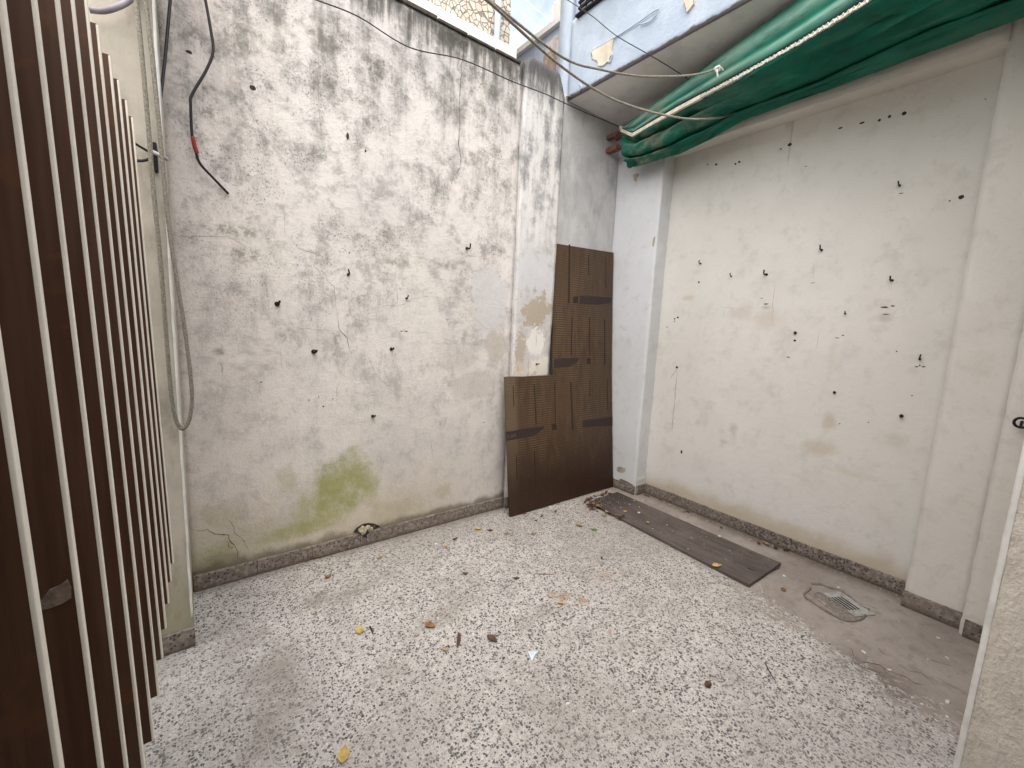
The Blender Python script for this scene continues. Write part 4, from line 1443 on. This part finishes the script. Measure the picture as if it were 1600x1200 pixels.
# ring on the near pilaster
bm = bmesh.new()
c0 = Vector((XP2, .093, 1.117))
bm_tube(bm, [c0 + V(.02, 0, 0), c0 + V(-.03, 0, 0)], .006, 8)
bm_tube(bm, [c0 + V(-.045, .022 * math.sin(a), .022 * math.cos(a)) + V(-.0, 0, 0) for a in np.linspace(0, 2 * math.pi, 25)], .0055, 8, False)
bm_tube(bm, [c0 + V(-.03, 0, 0), c0 + V(-.045, 0, -.02)], .005, 8)
o = bm_obj("ring_bolt", bm, M['iron'], None, True)
tag(o, "dark iron ring bolt in the plaster beside the doorway", "ring")

# ------------------------------------------------------------------ drain
dr = empty("floor_drain", (2.815, .575, 0))
tag(dr, "small square floor drain with slotted metal grate set in mud", "drain")
DC = Vector(dr.location)
q = [fl(1271, 930), fl(1318, 926), fl(1362, 963), fl(1320, 958)]
e0 = (Vector(fl(1318, 926)) - Vector(fl(1271, 930))).normalized()
DROT = -.47
bm = bmesh.new()
bm_box(bm, (-.100, -.100, .0015), (.100, .100, .0065), .0012)
o = bm_obj("drain_plate", bm, M['drain'], dr); o.rotation_euler = (0, 0, DROT)
bm = bmesh.new()
bm_box(bm, (-.068, -.066, .0045), (.068, .066, .0085), .0012)
o = bm_obj("grate", bm, M['drain'], dr); o.rotation_euler = (0, 0, DROT)
for k in range(6):
    bm = bmesh.new()
    bm_box(bm, (-.050 + k * .020 - .0055, -.055, .003), (-.050 + k * .020 + .0055, .055, .0092), 0)
    s_ = bm_obj("slot_shade", bm, M['hole'], dr); s_.rotation_euler = (0, 0, DROT)  # raised dark bar painted as the shade inside a slot
bm = bmesh.new()                                     # dried mud that swallowed one corner of the plate
rows = []
for i in range(13):
    row = []
    for j in range(9):
        u, v = -.105 + .085 * j / 8, -.125 + .24 * i / 12
        edge_ = min(i, 12 - i, j, 8 - j)
        row.append(bm.verts.new((u + .012 * n3(v * 30, u * 30, 1), v + .012 * n3(u * 30, v * 30, 4), .0005 if edge_ == 0 else .010 + .006 * n3(u * 45, v * 45, 2))))
    rows.append(row)
for a_, b_ in zip(rows, rows[1:]):
    for j in range(8): bm.faces.new((a_[j], a_[j + 1], b_[j + 1], b_[j]))
o = bm_obj("mud_crust", bm, M['mud'], dr, True); o.rotation_euler = (0, 0, DROT)
ridge = spline([Vector((*fl(px, py), .003)) for px, py in ((1266, 920), (1257, 930), (1266, 939), (1285, 952), (1306, 964), (1325, 971), (1345, 968), (1352, 962))], 8)
o = tube("mud_ridge", [p + V(0, 0, .003 * n3(i * .5, 0, 0)) for i, p in enumerate(ridge)], [.006 + .006 * abs(n3(i * .4, 2, 2)) for i in range(len(ridge))], M['mud'], dr, 6); o.location = -DC
ridge = spline([Vector((*fl(px, py), .002)) for px, py in ((1268, 913), (1283, 914), (1296, 919), (1312, 923), (1330, 935), (1345, 948), (1358, 954))], 8)
o = tube("mud_ridge", ridge, [.006 + .010 * abs(n3(i * .4, 7, 2)) for i in range(len(ridge))], M['mud'], dr, 6); o.location = -DC


def fl_pt(px, py, off=0.0):
    x, y = fl(px, py)
    return Vector((x, y, .0012))


for l, w in (([(1331, 1024), (1345, 1034), (1360, 1036), (1376, 1040), (1390, 1050)], .0028), ([(1345, 1034), (1352, 1044), (1370, 1050), (1385, 1058)], .0022), ([(1372, 1012), (1380, 1022), (1392, 1026)], .002),
             ([(1390, 1050), (1412, 1056), (1430, 1068), (1446, 1070)], .0022), ([(1376, 1040), (1384, 1050), (1402, 1062)], .0018), ([(1450, 1030), (1468, 1036), (1486, 1040)], .0022), ([(1352, 944), (1374, 953)], .003),
             ([(1330, 1012), (1334, 1026)], .0018), ([(1400, 1036), (1418, 1048), (1440, 1052), (1466, 1075)], .0018), ([(1258, 933), (1262, 940)], .003), ([(1310, 968), (1334, 971), (1348, 968)], .003)):
    crack(bedding, fl_pt, l, w, 'fcrack', "crack", .004)

# ------------------------------------------------------------------ leaves and litter
def leaf_mesh(length, width, curl, fold, mat, seed):
    n = 8
    vs, fs = [], []
    for i in range(n + 1):
        t = i / n
        w = width * 1.1 * (math.sin(math.pi * min(1, t ** .85)) ** 1.25) * (1 + .18 * n3(t * 6, seed, 1)) + .0004
        x = (t - .5) * length
        zc = curl * (t - .5) ** 2 * 4 * length
        for s in (-1, -.5, 0, .5, 1):
            vs.append((x, s * w * .5, zc + fold * abs(s) * w * (1 + .6 * n3(t * 5, s * 2 + seed, 2))))
    for i in range(n):
        for k in range(4):
            a = i * 5 + k
            fs.append((a, a + 1, a + 6, a + 5))
    m0 = min(v[2] for v in vs)
    vs = [(a, b_, c_ - m0 + .0012) for a, b_, c_ in vs]
    me = mesh("leaf", vs, fs)
    me.materials.append(mat)
    me.polygons.foreach_set("use_smooth", [True] * len(fs))
    return me


LM = {}
for key in ('yellow', 'orange', 'tan', 'brown', 'green', 'black'):
    LM[key] = [leaf_mesh(.052, .024, .12, .28, M[key], 1.3), leaf_mesh(.06, .018, .22, .5, M[key], 4.1), leaf_mesh(.045, .026, .3, .15, M[key], 7.7)]


def put_leaf(px, py, key, sc=1.0, ang=None, kind=None, label=None, z=None, group=None, tilt=0):
    zz = .0 if z is None else z
    x, y = fl(px, py, zz)
    o = bpy.data.objects.new("dry_leaf", LM[key][rnd.randrange(3) if kind is None else kind]); COL.objects.link(o)
    o.location = (x, y, zz)
    sc *= 1.25
    o.scale = (sc, sc, sc)
    o.rotation_euler = (tilt, 0, rnd.uniform(0, 6.3) if ang is None else ang)
    tag(o, label, "leaf", group)
    return o


LEAVES = [(491, 873, 'yellow', 1.35, -.4, 1, "long pale yellow leaf lying against the skirting of the stained wall"),
          (513, 902, 'orange', .9, .6, 2, "curled orange brown leaf lying near the stained wall's skirting"),
          (594, 872, 'tan', .7, .3, 0, None), (748, 827, 'yellow', 1.0, -.5, 2, "bright yellow curled leaf beside a brown one near the board's foot"),
          (766, 830, 'brown', .7, -.6, 1, None), (697, 855, 'yellow', .7, .8, 1, "small upright yellow leaf beside a dark brown leaf"), (711, 843, 'brown', .8, .2, 2, None),
          (793, 835, 'tan', .75, -.5, 1, None), (834, 834, 'tan', .8, 0, 0, None), (905, 823, 'orange', .9, -1.1, 1, "orange and black leaf near the tip of a green blade"),
          (562, 986, 'yellow', 1.0, 1.25, 0, "dull yellow leaf lying flat beside a black twig"), (672, 979, 'orange', 1.0, -1.05, 0, "rusty orange leaf on the open terrazzo"),
          (769, 1000, 'brown', 1.0, -1.3, 0, "pointed dark brown leaf on the terrazzo near a long dark pod"), (727, 897, 'brown', .7, -.5, 2, None), (807, 905, 'brown', .65, -.5, 1, None),
          (940, 873, 'brown', .55, .8, 1, None), (537, 1181, 'yellow', 1.05, 1.15, 0, "narrow yellow leaf on bare terrazzo far from the walls"), (1224, 922, 'orange', .75, .3, 0, "reddish brown leaf between the drain and the flat board"),
          (1196, 851, 'tan', 1.1, 1.0, 1, "tan leaf curled against the skirting of the cream wall"), (1212, 857, 'brown', 1.0, .3, 1, None), (1228, 861, 'brown', .9, -.1, 1, None),
          (1185, 850, 'brown', .8, .5, 1, None), (695, 1016, 'tan', .6, 2.3, 0, None), (755, 871, 'tan', .5, .3, 2, None), (665, 875, 'yellow', .4, .3, 2, None), (877, 944, 'yellow', .7, 2.4, 1, None),
          (1000, 828, 'black', .6, 1.0, 1, "small black folded scrap of leaf beside the flat board's edge"), (820, 803, 'brown', .6, .2, 1, None), (847, 807, 'brown', .6, .4, 1, None), (838, 814, 'brown', .5, .1, 1, None),
          (868, 800, 'brown', .6, .5, 1, None)]
for px, py, key, sc, a, kd, lb in LEAVES:
    if lb: put_leaf(px, py, key, sc, a, kd, lb)
    elif key == 'brown': put_leaf(px, py, key, sc, a, kd, "small curled dark brown leaf on the courtyard floor", group="small brown leaves on the floor")
    else: put_leaf(px, py, key, sc, a, kd, "small faded tan or yellow leaf lying on the terrazzo", group="small pale leaves on the floor")
put_leaf(927, 829, 'green', .8, 2.2, 1, "thin green blade of leaf near the flat board")
put_leaf(1120, 885, 'yellow', 1.1, -.35, 0, "bright yellow leaf lying on the edge of the flat board", z=.0225)
put_leaf(977, 800, 'yellow', .75, .2, 0, "pale yellow leaf on the far end of the flat board", z=.0225)

# litter drifted at the board's foot
keys = ['brown', 'tan', 'brown', 'brown', 'orange']
for k in range(64):
    r = rnd.random()
    if r < .45:
        t = rnd.random(); px, py = 905 + 60 * t + rnd.gauss(0, 6), 786 + 20 * t + rnd.gauss(0, 4)
    elif r < .75:
        t = rnd.random(); px, py = 915 + 45 * t, 783 - 14 * t + rnd.gauss(0, 3)
    else:
        t = rnd.random(); px, py = 1008 + 35 * t + rnd.gauss(0, 4), 772 + 12 * t + rnd.gauss(0, 3)
    x, y = fl(px, py)
    if y > 2.395 or x > 3.05 and y > 2.14: continue
    onb = (2.6 < x < 2.99 and y < 2.27)
    put_leaf(px, py, rnd.choice(keys), rnd.uniform(.45, .95), None, None, "small dead leaf in the litter drifted at the board's foot", z=.0225 if onb else None, group="dead leaves drifted in the corner", tilt=0)
for k in range(16):
    t = rnd.random()
    px, py = 1055 + 190 * t + rnd.gauss(0, 4), 790 + 78 * t + rnd.gauss(0, 2)
    x, y = fl(px, py)
    if x > 3.19: continue
    put_leaf(px, py, rnd.choice(['brown', 'brown', 'black']), rnd.uniform(.35, .7), None, 1, "small dark leaf scrap along the skirting of the cream wall", group="dark scraps along the cream wall")

# chips of plaster
def chip_mesh(seed, mat, r=.012):
    bm = bmesh.new()
    n = 7
    top, bot = [], []
    for k in range(n):
        a = 2 * math.pi * k / n
        rr = r * (1 + .5 * n3(math.cos(a) * 2, math.sin(a) * 2, seed))
        bot.append(bm.verts.new((rr * math.cos(a), rr * math.sin(a), .0002)))
        top.append(bm.verts.new((rr * .85 * math.cos(a), rr * .85 * math.sin(a), .004 + .002 * n3(k, seed, 2))))
    bm.faces.new(top); bm.faces.new(bot[::-1])
    for k in range(n): bm.faces.new((bot[k], bot[(k + 1) % n], top[(k + 1) % n], top[k]))
    bmesh.ops.recalc_face_normals(bm, faces=bm.faces[:])
    me = bpy.data.meshes.new("plaster_chip"); bm.to_mesh(me); bm.free(); me.materials.append(mat)
    return me


CM = [chip_mesh(k * 3.3, M['chip']) for k in range(5)]
def put_chip(px, py, sc, label, group=None, z=0.0, me=None):
    x, y = fl(px, py, z)
    o = bpy.data.objects.new("plaster_chip", me or CM[rnd.randrange(5)]); COL.objects.link(o)
    o.location = (x, y, z); o.scale = (sc * rnd.uniform(.8, 1.3), sc * rnd.uniform(.45, .8), sc); o.rotation_euler = (0, 0, rnd.uniform(0, 6.3))
    tag(o, label, "plaster chip", group)
bm = bmesh.new()
tri = [(825, 1019), (842, 1021), (836, 1026), (831, 1035)]
f = [bm.verts.new((*fl(px, py), .012 if i in (1, 2) else .005)) for i, (px, py) in enumerate(tri)]
bk = [bm.verts.new((v.co.x, v.co.y, .0006)) for v in f]
bm.faces.new(f); bm.faces.new(bk[::-1])
for i in range(4): bm.faces.new((f[i], f[(i + 1) % 4], bk[(i + 1) % 4], bk[i]))
o = bm_obj("plaster_flake", bm, M['chipb'], None)
tag(o, "pale blue triangular paint flake on the open terrazzo", "paint flake")
for px, py, sc in ((681, 850, .9), (691, 889, .9), (660, 923, .7), (887, 1100, .8), (990, 1112, .7), (1098, 928, .9), (1480, 1097, 1.2), (1225, 900, 1.0), (684, 966, .4), (913, 839, .5), (870, 863, .4), (1105, 1000, .6),
                   (1196, 975, .6), (1254, 981, .8), (1349, 1019, 1.0), (1466, 997, .8), (1480, 1028, .7), (1390, 1047, .8), (1310, 918, .9), (1165, 830, .5), (1046, 788, .6), (1072, 842, .3), (1171, 843, .4),
                   (1450, 1030, .4), (1471, 1100, .6), (1480, 1120, .6), (1486, 1150, .7), (1462, 1125, .5), (1440, 1100, .5), (1425, 1090, .4), (1270, 990, .5), (1245, 965, .5)):
    cx_, cy_ = fl(px, py)
    if cx_ > 2.16 + .3 * cy_: put_chip(px, py, sc, "small white plaster chip on the brown mud film near the drain", "white plaster chips on the mud film")
    else: put_chip(px, py, sc, "small white plaster chip lying on the clean terrazzo", "white plaster chips on the terrazzo")
for px, py, sc in ((998, 801, 1.0), (991, 782, .5), (984, 788, .5), (1005, 782, .45), (970, 793, .4), (999, 792, .4), (1020, 826, .4), (1042, 820, .35), (1063, 809, .35), (1080, 840, .35), (1075, 858, .35), (1124, 838, 1.0), (1050, 800, .3), (1100, 850, .3), (1140, 860, .3)):
    put_chip(px, py, sc, "small white plaster chip lying on the flat board", "white plaster chips on the board", .0222)
bm = bmesh.new(); bmesh.ops.create_icosphere(bm, subdivisions=2, radius=.014)
for v in bm.verts: v.co = Vector((v.co.x, v.co.y, v.co.z * .7)) * (1 + .2 * n3(v.co.x * 70, v.co.y * 70, v.co.z * 70)) + V(*fl(1012, 818, .022), .0305)
o = bm_obj("pebble", bm, M['tan'], None, True); tag(o, "pale round pebble on the flat board", "pebble")
bm = bmesh.new(); bmesh.ops.create_icosphere(bm, subdivisions=2, radius=.015)
for v in bm.verts: v.co = Vector((v.co.x * 1.3, v.co.y * .8, v.co.z * .7)) * (1 + .3 * n3(v.co.x * 70, v.co.y * 70, v.co.z * 70)) + V(*fl(1106, 1072), .0105)
o = bm_obj("pebble", bm, M['brown'], None, True); tag(o, "dark brown pebble alone on the terrazzo", "pebble")

# pod and twigs
a, b_ = Vector((*fl(717, 992), .008)), Vector((*fl(714, 1014), .008))
pp = [a.lerp(b_, t) + V(.004 * math.sin(t * 3), 0, 0) for t in np.linspace(0, 1, 10)]
o = tube("seed_pod", pp, [.004, .0075, .0085, .008, .0085, .0085, .008, .007, .004, .002], M['brown'], None, 8)
tag(o, "long dark brown seed pod on the terrazzo", "seed pod")


def twig(pxs, r, mat, label, z=0.0):
    pts = spline([Vector((*fl(px, py, z), z + r + .001)) for px, py in pxs], 5)
    o = tube("twig", pts, [r * (1 - .5 * i / len(pts)) for i in range(len(pts))], M[mat], None, 6)
    tag(o, label, "twig")


twig([(836, 897), (850, 898), (866, 898)], .003, 'tan', "thin straight tan twig on the terrazzo")
twig([(578, 980), (581, 987), (583, 992)], .004, 'black', "short crooked black twig beside a yellow leaf")
twig([(1196, 1038), (1203, 1052), (1211, 1064)], .0026, 'black', "thin dark twig at the edge of the mud film")
twig([(1168, 888), (1180, 893)], .0022, 'black', "short dark stick on the near end of the flat board", .0225)
twig([(1184, 899), (1200, 896), (1218, 888)], .003, 'black', "dark stick poking out from the flat board's end")

# crumbs swept into the corner and along the walls
rc = random.Random(9)
bm = bmesh.new()
for k in range(1500):
    r = rc.random()
    if r < .4: x, y = 3.215 - abs(rc.gauss(0, .06)), rc.uniform(.4, 2.15)
    elif r < .6: x, y = rc.uniform(.0, 2.0), 2.57 - abs(rc.gauss(0, .035))
    elif r < .8: x, y = rc.gauss(2.62, .12), rc.gauss(2.25, .09)
    else: x, y = rc.gauss(2.75, .25), rc.uniform(.1, 2.2)
    if y > 2.57 or x > 3.22 or (x > 3.08 and y > 2.15): continue
    z = .0225 if (2.55 < x < 2.97 and .97 < y < 2.26) else .0005
    s = rc.uniform(.0015, .0045)
    a0 = rc.uniform(0, 6.3)
    vs = [bm.verts.new((x + s * math.cos(a0 + t), y + s * math.sin(a0 + t), z)) for t in (0, 2.1, 4.2)] + [bm.verts.new((x, y, z + s * .9))]
    for t in ((0, 1, 3), (1, 2, 3), (2, 0, 3)): bm.faces.new([vs[i] for i in t])
cr = bm_obj("crumbs", bm, M['mortar'])
tag(cr, "fine crumbs of plaster and dirt scattered along the walls", "crumbs", kind="stuff")

# ------------------------------------------------------------------ beyond the courtyard
nb = empty("neighbour_house", (1.2, 3.6, 0))
tag(nb, "neighbouring house clad in crazy paving stone above a white ledge", "house")
NO = Vector((1.2, 3.6, 0))
YN = 3.7
xe = P(797, 40, 1, YN)[0]
zl = P(728, 33, 1, YN - .3)[2]
o = box("stone_wall", (-3.0, YN, 0), (xe, YN + 3.0, 7.5), M['stone'], nb); o.location = -NO
o = box("ledge", (-3.0, YN - .3, zl - .5), (xe - .12, YN - .002, zl), M['tank'], nb, .01); o.location = -NO
o = tube("downpipe", [(xe - .18, YN - .05, zl - .3), (xe - .18, YN - .05, zl + .55)], .03, M['blue'], nb, 8); o.location = -NO

fb = empty("far_house", (3.4, 5.0, 0))
tag(fb, "pale blue low house wall seen between the stone house and the upper storey", "house")
FO = Vector((3.4, 5.0, 0))
zf = P(866, 47, 0, 3.3)
o = box("side_wall", (3.3, 3.25, 0), (6.0, 9.0, float(zf[2])), M['blue'], fb); o.location = -FO
o = box("parapet_cap", (3.25, 3.2, float(zf[2]) + .002), (6.0, 9.0, float(zf[2]) + .06), M['tank'], fb); o.location = -FO
pt = P(871, 49, 0, 3.35)
o = box("water_tank", (3.36, float(pt[1]) - .08, float(zf[2]) + .061), (3.8, float(pt[1]) + .12, float(zf[2]) + .36), M['tank'], None, .03)
tag(o, "small white tank on the parapet of the far pale blue house", "tank")
wb = box("weathered_post", (2.385, 2.80, 3.0), (2.43, 2.90, float(P(873, 92, 1, 2.85)[2])), M['weath'], None, .004)
tag(wb, "weathered wooden post behind the mouldy wall's broken end", "post")
ae = empty("rooftop_antenna", (4.0, 5.6, 3.4))
tag(ae, "thin television antenna standing above the far pale blue house", "antenna")
mast = Vector(P(864, 20, 1, 6.0)); base = Vector((mast.x, 6.0, float(zf[2]) + .06))
EO = base.copy(); ae.location = base
o = tube("mast", [(0, 0, 0), (0, 0, (mast.z - base.z) + .1)], .012, M['tank'], ae, 6)
for k in range(7):
    zz = (mast.z - base.z) * (.25 + .11 * k)
    o = tube("antenna_rod", [(-.9, -.2, zz - .05), (.12, .02, zz + .03)], .006, M['tank'], ae, 5)
lb = box("white_back_wall", (-2.5, 3.2, 0), (-.24, 3.4, 3.6), M['tank'], None)
tag(lb, "bright white wall glimpsed behind the pier's top", "wall")
